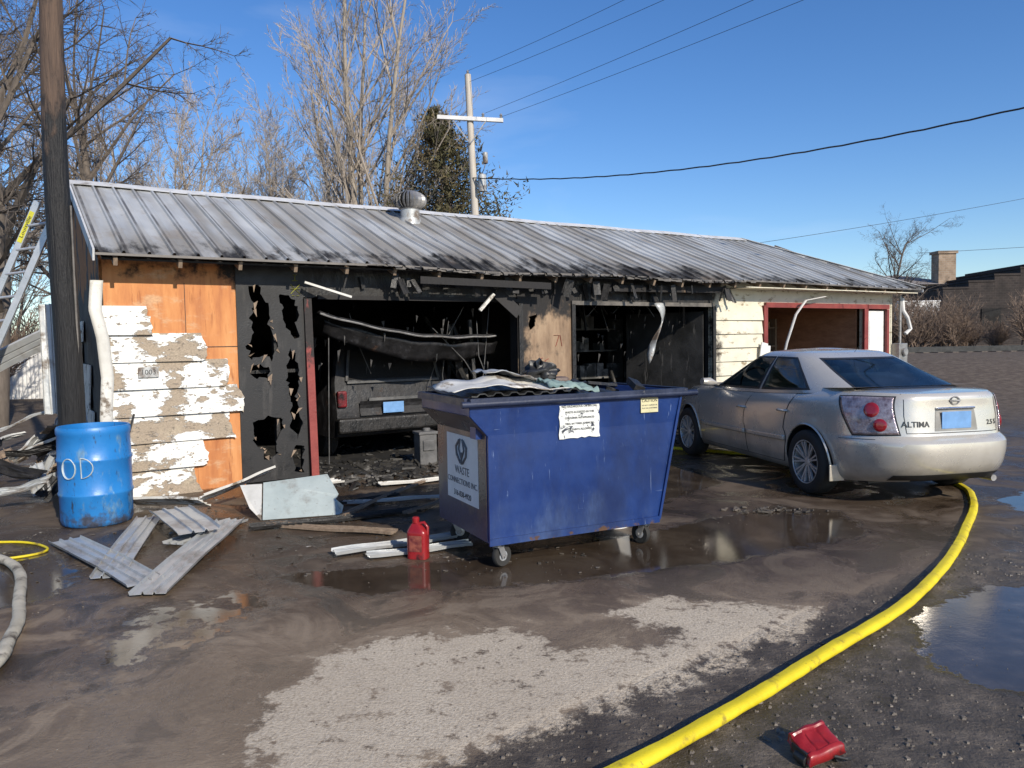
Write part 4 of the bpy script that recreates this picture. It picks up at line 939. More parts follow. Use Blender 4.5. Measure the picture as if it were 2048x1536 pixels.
hose([(-.9,1.9),(-.2,2.4),(.38,2.76),(1.035,3.31),(1.56,3.79),(2.256,4.42),(2.885,5.13),(3.4,5.8),(3.68,6.2),(4.1,6.8),(4.4,7.3),(4.65,7.85),(4.7,8.5),(4.3,9.3),(3.6,10.1),(2.6,10.9),(1.9,11.4),(1.2,11.5)],.036,m_hose,'long bright yellow fire hose curving across the yard',seam=True,flat=.75,z0=-.018)
hose([(-4.6,6.1),(-3.9,5.74),(-3.5,5.35),(-3.12,4.75),(-2.9,4.4),(-2.76,4.1),(-2.62,3.775),(-2.6,3.3)],.036,m_hosewhite,'dirty off-white canvas fire hose on wet concrete')
hose([(-5.2,6.35),(-4.6,6.3),(-4.1,6.3),(-3.78,6.12),(-3.72,5.95),(-3.9,5.8),(-4.3,5.75),(-5.0,5.8)],.010,m_hose,'thin yellow hose looping on the ground',flat=1)

# ------------------------------------------------------------------ car
CR=thing('parked_car','silver four-door sedan parked nose-in at the garage','car')
wc=V((3.06,7.81,0)); hd=V((-.205,.979,0)).normalized()
CR.rotation_euler=(0,0,math.atan2(hd.y,hd.x))
lat=V((-hd.y,hd.x,0)); CR.location=wc-lat*.80
def I(tab,x):
    if x<=tab[0][0]: return tab[0][1]
    if x>=tab[-1][0]: return tab[-1][1]
    for i in range(len(tab)-1):
        if tab[i][0]<=x<=tab[i+1][0]:
            x0,y0=tab[i];x1,y1=tab[i+1]; h=x1-x0; t=(x-x0)/h
            def sl(k):
                if k<=0 or k>=len(tab)-1: 
                    return (y1-y0)/h
                a=(tab[k][1]-tab[k-1][1])/(tab[k][0]-tab[k-1][0]); b=(tab[k+1][1]-tab[k][1])/(tab[k+1][0]-tab[k][0])
                return 0 if a*b<=0 else 2*a*b/(a+b)
            m0,m1=sl(i)*h,sl(i+1)*h
            return y0*(2*t**3-3*t*t+1)+m0*(t**3-2*t*t+t)+y1*(-2*t**3+3*t*t)+m1*(t**3-t*t)
XR=[(0,-.95),(.06,-1.02),(.18,-1.09),(.36,-1.12),(.44,-1.115),(.485,-1.07),(.52,-1.02),(.7,-1.00),(.88,-.985),(.96,-.985),(1,-.95)]
XF=[(0,3.62),(.1,3.74),(.3,3.8),(.55,3.78),(.8,3.68),(1,3.5)]
WV=[(0,.80),(.06,.84),(.2,.875),(.45,.892),(.7,.885),(.85,.855),(.94,.815),(1,.76)]
WX=[(-1.1,.88),(-.8,.945),(-.4,.985),(.2,1),(2.4,1),(3.0,.985),(3.5,.93),(3.8,.86)]
ZB=[(-1.08,.27),(-.7,.23),(-.3,.2),(3.0,.2),(3.8,.24)]
ZT=[(-1.0,1.055),(-.93,1.06),(-.6,1.065),(-.2,1.05),(.3,1.02),(1.0,.985),(2.0,.965),(2.5,.97),(3.0,.93),(3.5,.82),(3.8,.7)]
def pln(q,n):
    q=q%4; k=int(q); f=q-k
    a,b=[(1-2*f,1),(-1,1-2*f),(-1+2*f,-1),(1,-1+2*f)][k]
    r=(abs(a)**n+abs(b)**n)**(-1/n); return a*r,b*r
def Bf(q,v):
    xr,xf,w=I(XR,v),I(XF,v),I(WV,v); a,b=pln(q,4.4)
    x=(xr+xf)/2+(xf-xr)/2*a; y=w*b*I(WX,x); zt=I(ZT,x)
    return V((x,y,I(ZB,x)+(zt-I(ZB,x))*v))
CXR=[(0,-.56),(.3,-.27),(.6,.05),(.85,.33),(1,.55)]
CXF=[(0,2.62),(.3,2.3),(.6,1.97),(.85,1.66),(1,1.45)]
CW=[(0,.79),(.15,.765),(.5,.685),(.8,.61),(.93,.57),(1,.51)]
def Cf(q,v):
    xr,xf,w=I(CXR,v),I(CXF,v),I(CW,v); a,b=pln(q,5.5)
    x=(xr+xf)/2+(xf-xr)/2*a; 
    wx=1-.11*smooth(.5,1.0,abs(a))*(1-v*.5)
    y=w*b*wx; zb=I(ZT,x)-.015; zt=1.43-.05*((x-1.1)/.9)**2*.6
    return V((x,y,zb+(zt-zb)*v**.96))
def nrm(F,q,v):
    e=.004; v0=max(0,v-e);v1=min(1,v+e); du=F(q+e,v)-F(q-e,v); dv=F(q,v1)-F(q,v0); n=du.cross(dv)
    if n.length<1e-12: return V((0,0,1))
    n.normalize(); p=F(q,v); c=V((1.2,0,p.z-.3))
    return n if n.dot(p-c)>0 else -n
def patch(F,c,nu,nv,off,mb=None):
    mb=mb or MB()
    def G(u,w):
        q=(c[0][0]*(1-u)+c[1][0]*u)*(1-w)+(c[3][0]*(1-u)+c[2][0]*u)*w
        v=(c[0][1]*(1-u)+c[1][1]*u)*(1-w)+(c[3][1]*(1-u)+c[2][1]*u)*w
        return F(q,v)+nrm(F,q,v)*off
    mb.grid(G,nu,nv); return mb
NQ=200
mb=MB(); VL=[0,.03,.06,.1,.14,.18,.24,.3,.36,.4,.44,.465,.485,.5,.52,.56,.62,.7,.78,.84,.88,.92,.95,.975,1]
loops=[[Bf(4*i/NQ,v) for i in range(NQ)] for v in VL]
for k in(.985,.95,.85,.7,.5,.3,.1):
    lp=[]
    for p in loops[len(VL)-1]:
        x=1.28+(p.x-1.28)*k; y=p.y*k
        z=I(ZT,x)+.028*(1-k**2)+.006*(1-k)**.5; lp.append(V((x,y,z)))
    loops.append(lp)
for lp in loops: mb.v+=lp
for r in range(len(loops)-1):
    for i in range(NQ): mb.f.append((r*NQ+i,r*NQ+(i+1)%NQ,(r+1)*NQ+(i+1)%NQ,(r+1)*NQ+i))
mb.f.append(tuple(range(NQ-1,-1,-1))); o_=(len(loops)-1)*NQ; mb.f.append(tuple(o_+i for i in range(NQ)))
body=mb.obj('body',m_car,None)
cut=MB()
for x in(0,2.8):
    for s_ in(-1,1):
        cut.lathe([(.37,-.25),(.37,.25)],48,Matrix.Translation((x,s_*.82,.335))@Matrix.Rotation(rad(90),4,'X'))
co=cut.obj('c',m_black)
md=body.modifiers.new('b','BOOLEAN'); md.object=co; md.operation='DIFFERENCE'; md.solver='EXACT'
bpy.context.view_layer.update()
me=bpy.data.meshes.new_from_object(body.evaluated_get(bpy.context.evaluated_depsgraph_get()))
body.modifiers.clear(); body.data=me; bpy.data.objects.remove(co)
me.materials.clear(); me.materials.append(m_car); me.materials.append(m_black)
for p in me.polygons:
    c=p.center; p.material_index=0
    for x in(0,2.8):
        if math.hypot(c.x-x,c.z-.335)<.3715 and abs(c.y)<.895 and c.z>.2: p.material_index=1
    if c.z<.28 and abs(p.normal.z)>.8: p.material_index=1
me.polygons.foreach_set('use_smooth',[True]*len(me.polygons)); me.set_sharp_from_angle(angle=rad(30))
body.parent=CR
for x in(0,2.8):
    for s_ in(-1,1):
        mb=MB(); pts=[]
        for k in range(25):
            a=rad(-8+196*k/24); zz=.335+.375*math.sin(a); xx=x+.375*math.cos(a)
            if zz<.22: continue
            v=(zz-.2)/(I(ZT,xx)-.2); pts.append(V((xx,s_*I(WV,v)*I(WX,xx)*.992,zz)))
        mb.tube(pts,.011,6); mb.obj('arch_lip',m_car,CR,smooth=60)
QW=[('side',.115,.475),('side',.505,.80),('rear',1.07,1.93),('side',2.20,2.495),('side',2.525,2.885),('front',3.07,3.93)]
v0,v1=.10,.86
qs=sorted(set([round(i/50,4) for i in range(200)]+[w[1] for w in QW]+[w[2] for w in QW])); vsn=[0,.05,v0]+[v0+(v1-v0)*k/8 for k in range(1,8)]+[v1,.91,.95,.98,1]
mb=MB(); nq=len(qs); lp=[]
for v in vsn: lp.append([Cf(q,v) for q in qs])
for k in(.96,.88,.75,.6,.4,.2,.05):
    lp.append([V((1.05+(p.x-1.05)*k,p.y*k,p.z*1+.035*(1-k**2))) for p in lp[len(vsn)-1]])
for l_ in lp: mb.v+=l_
def isw(q,v):
    return v0<v<v1 and any(a<q<b for _,a,b in QW)
for r in range(len(lp)-1):
    for i in range(nq):
        qa=qs[i]; qb=qs[i+1] if i+1<nq else 4.0
        if r<len(vsn)-1 and isw((qa+qb)/2,(vsn[r]+vsn[r+1])/2): continue
        mb.f.append((r*nq+i,r*nq+(i+1)%nq,(r+1)*nq+(i+1)%nq,(r+1)*nq+i))
mb.f.append(tuple((len(lp)-1)*nq+i for i in range(nq)))
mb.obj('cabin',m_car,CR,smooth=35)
names={'side':'side_window','rear':'rear_window','front':'windscreen'}
for k,a,b in QW:
    g_=patch(Cf,[(a,v0),(b,v0),(b,v1),(a,v1)],24,10,.001).obj(names[k],m_glass,CR,smooth=80,recalc=False)
    fr=MB(); w_=.008 if k=='side' else .01
    patch(Cf,[(a-w_,v0-.03),(b+w_,v0-.03),(b+w_,v0+.02),(a-w_,v0+.02)],24,1,.003,fr); patch(Cf,[(a-w_,v1-.02),(b+w_,v1-.02),(b+w_,v1+.02),(a-w_,v1+.02)],24,1,.003,fr)
    patch(Cf,[(a-w_,v0),(a+w_,v0),(a+w_,v1),(a-w_,v1)],1,10,.003,fr); patch(Cf,[(b-w_,v0),(b+w_,v0),(b+w_,v1),(b-w_,v1)],1,10,.003,fr)
    fr.obj('window_frame',m_black,g_,recalc=False,smooth=60)
mb=MB(); mb.grid(lambda u,w:V((-.42+u*2.95,(w-.5)*1.42,I(ZT,-.42+u*2.95)+.036)),20,4); mb.obj('parcel_shelf',mat('beige_shelf',[(.5,(.28,.24,.19))],6,rough=.9),CR,recalc=False)
for y in(-.36,.36):
    mb=MB(); mb.box((1.25,y,1.1),(.14,.48,.28),rot=(0,rad(-14),0)); mb.box((1.20,y,1.29),(.1,.25,.15)); mb.obj('seat',m_interior,CR,bevel=.04)
mb=MB(); mb.box((.30,0,1.12),(.12,1.2,.16),rot=(0,rad(-14),0)); mb.box((.27,-.42,1.235),(.09,.22,.10)); mb.box((.27,.42,1.235),(.09,.22,.10))
mb.obj('rear_seat',m_interior,CR,bevel=.04)
mb=MB(); mb.lathe([(.17,-.01),(.185,0),(.17,.01)],20,Matrix.Translation((1.95,.36,1.06))@Matrix.Rotation(rad(65),4,'Y'),cap=False); mb.obj('steering_wheel',m_black,CR)
def qx(x,v):
    lo,hi=0.,1.
    for _ in range(30):
        m=(lo+hi)/2
        if Bf(m,v).x>x: lo=m
        else: hi=m
    return lo
def door(xf_b,xr_b,xf_t,xr_t,vb,vt,mirror):
    c=[(qx(xf_b,vb),vb),(qx(xr_b,vb),vb),(qx(xr_t,vt),vt),(qx(xf_t,vt),vt)]
    def FB(q,v):
        p=Bf(q,v); return V((p.x,-p.y,p.z)) if mirror else p
    c2=[(c[0][0]-.0025,vb-.010),(c[1][0]+.0025,vb-.010),(c[2][0]+.0025,vt+.008),(c[3][0]-.0025,vt+.008)]
    gap=patch(FB,c2,16,16,.0012)
    dd=patch(FB,c,16,16,.004).obj('door',m_car,CR,smooth=60,recalc=False)
    gap.obj('door_gap',m_black,dd,recalc=False,smooth=60)
    xh=xr_t+.14; v=.76; p=FB(qx(xh,v),v); s_=-1 if mirror else 1
    h=MB(); h.tube([p+V((-.09,0,0)),p+V((-.07,s_*.03,0)),p+V((.05,s_*.032,0)),p+V((.08,s_*.002,0))],.014,8,flat=.9); h.obj('handle',m_car,dd,smooth=60)
    v=.40; pm_=MB(); vv=[(c[0][0]*.73+c[3][0]*.27,v-.03),(c[1][0]*.73+c[2][0]*.27,v-.03),(c[1][0]*.68+c[2][0]*.32,v+.03),(c[0][0]*.68+c[3][0]*.32,v+.03)]
    patch(FB,vv,16,4,.012,pm_); pm_.obj('door_moulding',m_car,dd,recalc=False,smooth=60,solid=.012)
for mir in(False,True):
    door(2.30,1.20,2.34,1.17,.09,.97,mir); door(1.185,.44,1.155,.30,.09,.97,mir)
for s_ in(1,-1):
    mb=MB(); mb.tube([(2.12,s_*.80,1.02),(2.1,s_*.90,1.04),(2.1,s_*1.0,1.05)],[.03,.075,.06],12,flat=.75); mb.obj('side_mirror',m_car,CR,smooth=60)
for s_ in(1,-1):
    def FB(q,v,s_=s_):
        p=Bf(q,v); return V((p.x,s_*p.y,p.z))
    tc=[(.968,.53),(1.165,.545),(1.125,.955),(.895,.945)]
    tl=patch(FB,tc,26,18,.006).obj('tail_lamp',m_lampclear,CR,smooth=70,recalc=False,solid=.008); tl['label']='clear tail lamp with two round red lenses'
    patch(FB,[(.962,.515),(1.173,.53),(1.132,.97),(.885,.96)],26,18,.0012).obj('lamp_gap',m_black,tl,smooth=70,recalc=False)
    for (q,v,r) in((1.045,.81,.070),(1.085,.645,.060)):
        mb=MB()
        c=FB(q,v); n_=nrm(Bf,q,v)
        if s_<0: n_=V((n_.x,-n_.y,n_.z))
        Mz=Matrix.Translation(c+n_*.004)@n_.to_track_quat('Z','Y').to_matrix().to_4x4()
        mb.lathe([(r,0),(r,.012),(r*.8,.018),(r*.5,.019),(0.001,.02)],24,Mz)
        mb.obj('red_lens',m_lamp,tl,smooth=50)
mb=MB()
def ribbon(path,F,w,off):
    pts=[F(q,v)+nrm(F,q,v)*off for q,v in path]; mb.tube(pts,w,5)
ribbon([(1.155,.995),(1.175,.93),(1.19,.75),(1.20,.56)],Bf,.0035,0); ribbon([(1.845,.995),(1.825,.93),(1.81,.75),(1.80,.56)],Bf,.0035,0)
ribbon([(1.20+.60*k/12,.555) for k in range(13)],Bf,.004,0)
mb.obj('boot_seam',m_black,CR)
mb=MB(); patch(Bf,[(1.36,.575),(1.64,.575),(1.63,.82),(1.37,.82)],10,6,.003,mb); mb.obj('plate_recess',mat('silver_shade',[(.5,(.3,.28,.25))],3,rough=.35,metal=.4,bump=0),CR,recalc=False)
mb=MB(); p=Bf(1.5,.70); mb.box(p+V((-.012,0,0)),(.008,.31,.155)); mb.obj('licence_plate',m_plate,CR,bevel=.003)
mb=MB(); p=Bf(1.5,.835); mb.box(p+V((-.012,0,0)),(.03,.40,.022)); mb.obj('boot_trim',m_chrome,CR,bevel=.008)
m_badge=mat('badge_dark_chrome',[(.5,(.05,.05,.05))],5,rough=.3,metal=.3,bump=0)
def rearwrap(yc,vc):
    zc=Bf(1.5,vc).z
    def W(p):
        y=yc-p.x; lo,hi=1.0,2.0; v=vc+p.y/.79
        for _ in range(26):
            m=(lo+hi)/2
            if Bf(m,v).y>y: lo=m
            else: hi=m
        return Bf(lo,v)+nrm(Bf,lo,v)*(.004+p.z)
    return W
text('ALTIMA',.072,m_badge,CR,None,name='model_badge',sx=.95,off=.001,wrap=rearwrap(.395,.655)); text('2.5 S',.062,m_badge,CR,None,name='model_badge',off=.001,wrap=rearwrap(-.40,.655))
mb=MB(); p=Bf(1.5,.92)+V((-.01,0,0)); mb.tube([p+V((0,.045*math.cos(a),.035*math.sin(a))) for a in [k*2*math.pi/20 for k in range(21)]],.006,6); mb.box(p,(.008,.115,.014)); mb.obj('emblem',m_steel,CR)
mb=MB(); patch(Bf,[(1.10,.02),(1.90,.02),(1.88,.08),(1.12,.08)],24,3,.004,mb); mb.obj('lower_valance',m_black,CR,recalc=False,smooth=60)
mb=MB(); mb.cyl((-.92,-.5,.24),(-.7,-.5,.24),.03); mb.obj('exhaust',m_steel,CR,smooth=40)
mb=MB()
pth=[(q,.485) for q in [.90+.005*k for k in range(30)]]
ribbon(pth,Bf,.003,0); ribbon([(3.0-q,v) for q,v in pth],Bf,.003,0)
mb.obj('bumper_seam',m_black,CR)
def carwheel(x,s_):
    w=bpy.data.objects.new('wheel',None); COL.objects.link(w); w.parent=CR; w.location=(x,s_*.79,.325); w.rotation_euler=(rad(-90)*s_,0,0)
    mb=MB(); mb.lathe([(.205,-.1),(.28,-.108),(.315,-.095),(.325,-.07),(.325,.07),(.315,.09),(.28,.105),(.225,.1),(.205,.085)],48,cap=False); mb.obj('tyre',m_rubber,w,smooth=50)
    mb=MB(); mb.lathe([(.206,-.09),(.206,.07),(.215,.1),(.222,.1),(.222,.092)],48,cap=False); mb.lathe([(.0,.075),(.03,.078),(.045,.07),(.05,.05)],20,cap=False)
    for k in range(9):
        for d_ in(-.09,.09):
            a=k*2*math.pi/9; p0=V((.03*math.cos(a),.03*math.sin(a),.062)); p1=V((.208*math.cos(a+d_*1.3),.208*math.sin(a+d_*1.3),.085)); mb.beam(p0,p1,.017,.02)
    mb.obj('rim',m_rim,w,smooth=40)
    mb=MB(); mb.lathe([(.0,-.02),(.2,-.02)],30,cap=False); mb.lathe([(.0,.0),(.13,.0),(.13,-.01)],30,cap=False); mb.obj('brake',m_black,w,recalc=False)
for x in(0,2.8):
    for s_ in(1,-1): carwheel(x,s_)
for s_ in(1,-1):
    mb=MB(); mb.box((-.40,s_*.80,.27),(.015,.16,.16)); mb.obj('mud_flap',m_car,CR,bevel=.005)
mb=MB(); mb.box((1.4,0,.22),(4.0,1.2,.06)); mb.obj('underbody',m_black,CR)
mb=MB(); mb.tube([(.45,0,1.42),(.25,0,1.58)],.002,5) ; mb.obj('aerial',m_black,CR)

# ------------------------------------------------------------------ trees
def rdir(d,ang,rng):
    ax=d.orthogonal().normalized(); ax=Matrix.Rotation(rng.uniform(0,6.283),3,d)@ax
    return (Matrix.Rotation(ang,3,ax)@d).normalized()
def grow(mbs,p,d,L,r,lev,rng,cfg):
    mxl=cfg['levels']; n=max(3,int(5-lev*.4)) if lev else 9
    pts=[p]; st=L/n; kids=[]
    for i in range(n):
        w=cfg['wob']*(1+.4*lev)
        d=(d+V((rng.uniform(-w,w),rng.uniform(-w,w),rng.uniform(-w,w)+cfg['up'])))
        d.normalize(); p=p+d*st; pts.append(p)
        if lev<mxl and (i+1)/n>=(cfg['start'] if lev==0 else .2):
            for _ in range(cfg['kids'][lev]):
                if rng.random()<cfg.get('prob',.9): kids.append((p.copy(),d.copy(),i/n))
    r1=r*(.35 if lev else .3)
    mb=mbs[0] if lev==0 else mbs[1]
    mb.tube(pts,[r+(r1-r)*k/n for k in range(n+1)],[9,5,3,3,3,3][lev],caps=False)
    for (q,dd,f) in kids:
        a=rng.uniform(*cfg['ang']); LL=L*cfg['ratio'][lev]*rng.uniform(.6,1.1)*(1-.4*f)
        grow(mbs,q,rdir(dd,a,rng),LL,max(cfg['rmin'],(r+(r1-r)*f)*cfg.get('rr',.5)),lev+1,rng,cfg)
def maketree(seed,h,r,cfg,stems):
    mbs=[MB(),MB()]; rng=random.Random(seed)
    for (lx,ly,k) in stems: grow(mbs,V((lx*.4,ly*.4,0)),V((lx,ly,1)).normalized(),h*k,r*k,0,rng,cfg)
    return mbs
def puttree(mbs,loc,label,mt,mc,name='bare_tree',rz=0,sc=1,group=None,share=None):
    T=thing(name,label,'tree',loc,rz,group); T.scale=(sc,sc,sc)
    if share:
        for s_ in share:
            o=s_.copy(); COL.objects.link(o); o.parent=T
        return T,share
    a=mbs[0].obj('trunk',mt,T,smooth=60,recalc=False); b=mbs[1].obj('crown',mc,T,recalc=False)
    return T,[a,b]
cfgA=dict(levels=4,wob=.06,up=.05,start=.22,kids=[2,2,2,2,0],ang=(.3,.7),ratio=[.42,.5,.5,.5],rmin=.0065,rr=.48,prob=.9)
A=maketree(4,12.5,.14,cfgA,[(-.02,0,1),(-.14,.05,.95),(.07,-.05,.95),(-.24,-.08,.8)]); puttree(A,(-4.4,25,0),'tall bare tree with pale spreading branches behind the garage',m_bark,m_twig)
B=maketree(8,10.5,.22,dict(cfgA,start=.2,up=.015,kids=[3,2,3,2,0],ang=(.5,1.05),ratio=[.62,.5,.5,.5],rmin=.006,wob=.09,prob=.9),[(.08,0,1)]); 
T,sh=puttree(B,(-10.8,16.0,0),'large dark bare tree with drooping twigs',m_barkdark,m_barkdark)
puttree(B,(-15.5,21,0),'large dark bare tree further along the lot',m_barkdark,m_barkdark,rz=2,sc=1.1,share=sh)
puttree(B,(-13.2,25,0),'dark bare tree tangled with its neighbours',m_barkdark,m_barkdark,rz=4,sc=1.0,share=sh)
Cc=maketree(15,9.5,.085,dict(cfgA,start=.15,ang=(.3,.75),up=.05,rmin=.007,ratio=[.38,.5,.5,.5]),[(.02,0,1),(.2,.1,.85),(-.18,-.1,.9)])
T,sc_=puttree(Cc,(-12.0,29,0),'slender bare tree with pale upright branches',m_bark,m_twig,group='row of bare trees behind the garage')
for (x,y,rz,s) in[(-9.6,31,1,.95),(-8.0,27,2.3,.8),(-14.5,30,3.1,1.0),(-6.2,32,4.2,.9),(-17.5,33,5,1.1),(-20.5,31,.4,1.1),(-11,36,1.7,1.15),(-15.5,38,2.2,1.2),(-4.5,38,2.9,.9),(-7.8,35,.9,1.05)]:
    puttree(Cc,(x,y,0),'slender bare tree with pale upright branches',m_bark,m_twig,rz=rz,sc=s,group='row of bare trees behind the garage',share=sc_)
T,_=puttree(B,(22.3,45,.8),'small bare tree beside the brick building',m_barkdark,m_barkdark,rz=1,sc=.58,share=sh)
def cedar():
    tr=MB(); tr.tube([(0,0,0),(.05,0,4),(-.6,0,8.6)],[.2,.12,.02],10)
    cr=MB(); rng=random.Random(2)
    for i in range(640):
        z=rng.uniform(1.2,8.7); f=(z-1.2)/7.5; Rm=3.3*(1-f)**.85+.15; a=rng.uniform(0,6.283)
        Rr=Rm*(.62+.6*noise.noise(V((math.cos(a)*2.5,math.sin(a)*2.5,z*1.1)))+.35*rng.random())
        p0=V((-.6*f,0,z)); dv=V((math.cos(a),math.sin(a),.45+.35*rng.random())); n=4; pts=[]
        for k in range(n+1): pts.append(p0+dv*(Rr*k/n)+V((0,0,-.05*k)))
        tr.tube(pts,[.02,.015,.01,.007,.004],3,caps=False)
        for k in range(30):
            t_=rng.uniform(.3,1.08); c=p0+dv*(Rr*t_)+V((rng.gauss(0,.09),rng.gauss(0,.09),rng.gauss(0,.10)-.15*t_))
            s=rng.uniform(.035,.10); u=V((rng.gauss(0,1),rng.gauss(0,1),rng.gauss(0,1)+.8)).normalized(); w=u.orthogonal().normalized()
            w=Matrix.Rotation(rng.uniform(0,6),3,u)@w
            cr.add([c-w*s*.35,c+w*s*.35,c+u*s*2.0,],[(0,1,2)])
    return tr,cr
tr,cr=cedar()
m_cedar=mat('cedar_foliage',[(.3,(.045,.05,.02)),(.5,(.095,.082,.036)),(.7,(.18,.13,.07))],1.6,rough=.9,bump=0,detail=8)
T=thing('cedar_tree','dense conical cedar with brownish green foliage behind the roof','tree',(-1.6,24,0)); tr.obj('trunk',m_barkdark,T,recalc=False); cr.obj('crown',m_cedar,T,recalc=False)
def shrub(seed,h):
    mbs=[MB(),MB()]; rng=random.Random(seed)
    for k in range(16):
        d=V((rng.uniform(-.6,.6),rng.uniform(-.6,.6),1)).normalized()
        grow([mbs[0],mbs[0]],V((rng.uniform(-.3,.3),rng.uniform(-.3,.3),0)),d,h*rng.uniform(.6,1),.03,0,rng,dict(levels=2,wob=.12,up=.03,start=.2,kids=[2,2,0],ang=(.3,.8),ratio=[.5,.5],rmin=.009,rr=.5,prob=.8))
    return mbs[0]
sb=shrub(3,2.2).obj('bare_shrub',mat('dry_brush',[(.3,(.11,.075,.055)),(.7,(.24,.175,.13))],2,rough=.9,bump=0),recalc=False)
top(sb,'dry leafless shrub beside the railway','shrub','leafless shrubs along the railway'); sb.location=(20.5,36,.75)
rs_=random.Random(6)
for i in range(26):
    o=sb.copy(); COL.objects.link(o); x=rs_.uniform(17.0,33); o.location=(x,rs_.uniform(34,41),.75); s=rs_.uniform(.5,1.25); o.scale=(s*1.2,s*1.2,s); o.rotation_euler=(0,0,rs_.uniform(0,6))
for i in range(14):
    o=sb.copy(); COL.objects.link(o); o['label']='dry leafless shrub behind the shed'; o['group']='leafless shrubs beyond the garage'; o.location=(rs_.uniform(-24,-9),rs_.uniform(20,32),0); s=rs_.uniform(.8,1.5); o.scale=(s,s,s); o.rotation_euler=(0,0,rs_.uniform(0,6))
mb=MB(); rng=random.Random(12)
for i in range(2600):
    a=rng.uniform(-1.2,1.2); rr=rng.uniform(110,150); x=rr*math.sin(a);y=rr*math.cos(a); h=rng.uniform(4,9.5)*(0.75+.35*noise.noise(V((a*7,0,0)))); p=V((x,y,0))
    for k in range(4):
        q=p+V((rng.uniform(-2,2),rng.uniform(-1,1),0)); t_=V((rng.uniform(-1.5,1.5),0,h*rng.uniform(.7,1))); mb.add([q,q+V((.35,0,0)),q+t_],[(0,1,2)])
top(mb.obj('distant_woodland',mat('distant_trees',[(.3,(.11,.085,.07)),(.7,(.19,.155,.125))],.3,rough=1,bump=0),recalc=False),'far-off line of bare winter trees','woodland',kind='stuff')

# ------------------------------------------------------------------ background buildings
BB=thing('brick_building','dark brick building with stepped parapet beyond the railway','building',(28.0,50,.8),rad(-4))
mb=MB(); hs=[3.7,4.1,4.5,4.9,5.25,5.5]
x=0
for i,h in enumerate(hs):
    w=1.6 if i<5 else 22; mb.box((x+w/2,5,h/2),(w-.002,10,h)); mb.box((x+w/2,5,h+.06),(w+.1,10.1,.12)); x+=w
mb.obj('wall',m_brickdark,BB)
for x in(3,7,12): mb=MB(); mb.box((x,-.02,1.7),(1.2,.1,1.4)); mb.obj('window',m_soot,BB)
TB=thing('brick_house','tan brick building with square chimney in the distance','building',(26.6,56,.8),rad(0))
mb=MB(); mb.box((3.0,4,2.2),(6,8,4.4)); mb.obj('wall',m_bricktan,TB)
mb=MB(); mb.add([V((-.3,-.3,4.4)),V((6.3,-.3,4.4)),V((6.3,8.3,4.4)),V((-.3,8.3,4.4)),V((2.5,4,5.4)),V((3.5,4,5.4))],[(0,1,5,4),(2,3,4,5),(1,2,5),(3,0,4)]); rf=mb.obj('roof',mat('grey_roof_far',[(.5,(.25,.22,.2))],2,rough=.9),TB)
mb=MB(); mb.box((5.0,.4,5.0),(1.25,1.0,3.3)); mb.box((5.0,.4,6.7),(1.45,1.2,.2)); mb.obj('chimney',m_bricktan,rf)
WB=thing('white_trailer','low white trailer parked in the distance','trailer',(24.3,48,.85),0)
mb=MB(); mb.box((1.2,1.5,1.9),(2.4,3,1.7)); mb.box((1.2,1.5,2.80),(2.5,3.1,.1)); mb.obj('body',m_white,WB,bevel=.05)
for x in(.4,2.0): mb=MB(); mb.cyl((x,.1,.4),(x,.3,.4),.4); mb.obj('wheel',m_rubber,WB)
RT=thing('railway_track','low railway track on a gravel bank','railway',(0,0,0))
for dy in(0,1.44):
    mb=MB(); mb.beam((11,31+dy,.97),(80,34+dy,.97),.08,.20); mb.obj('rail',m_black,RT)
mb=MB()
for k in range(100): mb.box((13+k*.6,31.8+k*.6*.045,.80),(.24,2.4,.16))
mb.obj('sleepers',m_barkdark,RT)['kind']='stuff'
SH=thing('metal_shed','small white corrugated metal shed beyond the gable','shed',(-16.8,25,0),rad(8))
mb=MB()
mb.grid(lambda u,w:V((u*2.4,.02*math.sin(u*120),w*1.75)),120,1); mb.grid(lambda u,w:V((2.4,u*2,w*1.75)),2,1); mb.grid(lambda u,w:V((0,u*2,w*1.75)),2,1)
mb.obj('wall',m_white,SH,recalc=False,solid=.01)
mb=MB(); mb.grid(lambda u,w:V((-.1+u*2.6,-.15+w*2.3,1.75+.25*w)),10,2); mb.obj('roof',m_galv,SH,recalc=False,solid=.04)

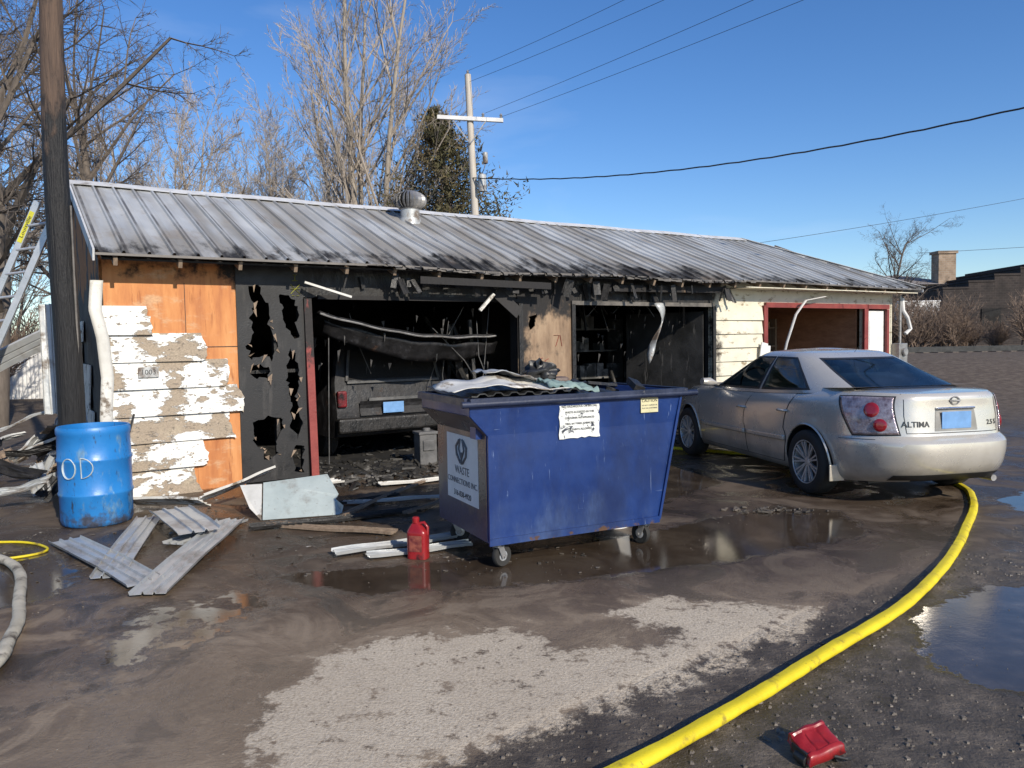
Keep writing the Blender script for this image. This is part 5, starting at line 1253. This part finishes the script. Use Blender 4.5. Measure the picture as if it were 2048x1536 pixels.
# ------------------------------------------------------------------ light, sky, camera
S=V((.55,-.835,0)).normalized(); el=rad(29); sd=V((S.x*math.cos(el),S.y*math.cos(el),math.sin(el)))
sun=bpy.data.lights.new('sun','SUN'); sun.energy=5.0; sun.angle=rad(.53); sun.color=(1,.92,.79)
so=bpy.data.objects.new('sun',sun); COL.objects.link(so); so.rotation_euler=sd.to_track_quat('Z','Y').to_euler(); so.location=(5,-5,10)
w=bpy.data.worlds.new('World'); scene.world=w; w.use_nodes=True; nt=w.node_tree; nt.nodes.clear()
sk=nt.nodes.new('ShaderNodeTexSky'); sk.sky_type='NISHITA'; sk.sun_disc=False; sk.sun_elevation=el; sk.sun_rotation=math.atan2(S.x,S.y); sk.air_density=1.0; sk.dust_density=.3; sk.ozone_density=4.0; sk.altitude=200
hs_=nt.nodes.new('ShaderNodeHueSaturation'); hs_.inputs['Saturation'].default_value=1.2; hs_.inputs['Value'].default_value=1.0; hs_.inputs['Hue'].default_value=.508
tc=nt.nodes.new('ShaderNodeTexCoord'); mp=nt.nodes.new('ShaderNodeMapping'); mp.inputs['Scale'].default_value=(1,1,4); mp.inputs['Rotation'].default_value=(0,rad(25),0)
nz=nt.nodes.new('ShaderNodeTexNoise'); nz.inputs['Scale'].default_value=1.9; nz.inputs['Detail'].default_value=7; nz.inputs['Distortion'].default_value=.6
mr=nt.nodes.new('ShaderNodeMapRange'); mr.inputs['From Min'].default_value=.52; mr.inputs['From Max'].default_value=.85; mr.inputs['To Max'].default_value=.28
mx=nt.nodes.new('ShaderNodeMix'); mx.data_type='RGBA'; mx.inputs[7].default_value=(6.0,6.6,7.6,1)
bg=nt.nodes.new('ShaderNodeBackground'); bg.inputs[1].default_value=.15; out=nt.nodes.new('ShaderNodeOutputWorld')
nt.links.new(tc.outputs['Generated'],mp.inputs[0]); nt.links.new(mp.outputs[0],nz.inputs['Vector']); nt.links.new(nz.outputs['Fac'],mr.inputs['Value'])
nt.links.new(sk.outputs[0],hs_.inputs['Color']); nt.links.new(hs_.outputs[0],mx.inputs[6]); nt.links.new(mr.outputs[0],mx.inputs[0])
nt.links.new(mx.outputs[2],bg.inputs[0]); nt.links.new(bg.outputs[0],out.inputs[0])
cam=bpy.data.cameras.new('camera'); cam.sensor_width=36; cam.lens=27.03; cam.clip_end=3000; cam.clip_start=.05
co=bpy.data.objects.new('camera',cam); COL.objects.link(co)
co.matrix_world=Matrix.Translation((0,0,1.6))@Matrix.Rotation(rad(90-3.16),4,'X')@Matrix.Rotation(rad(-1.0),4,'Z')
scene.camera=co
scene.view_settings.view_transform='Standard'; scene.view_settings.look='None'; scene.view_settings.exposure=0
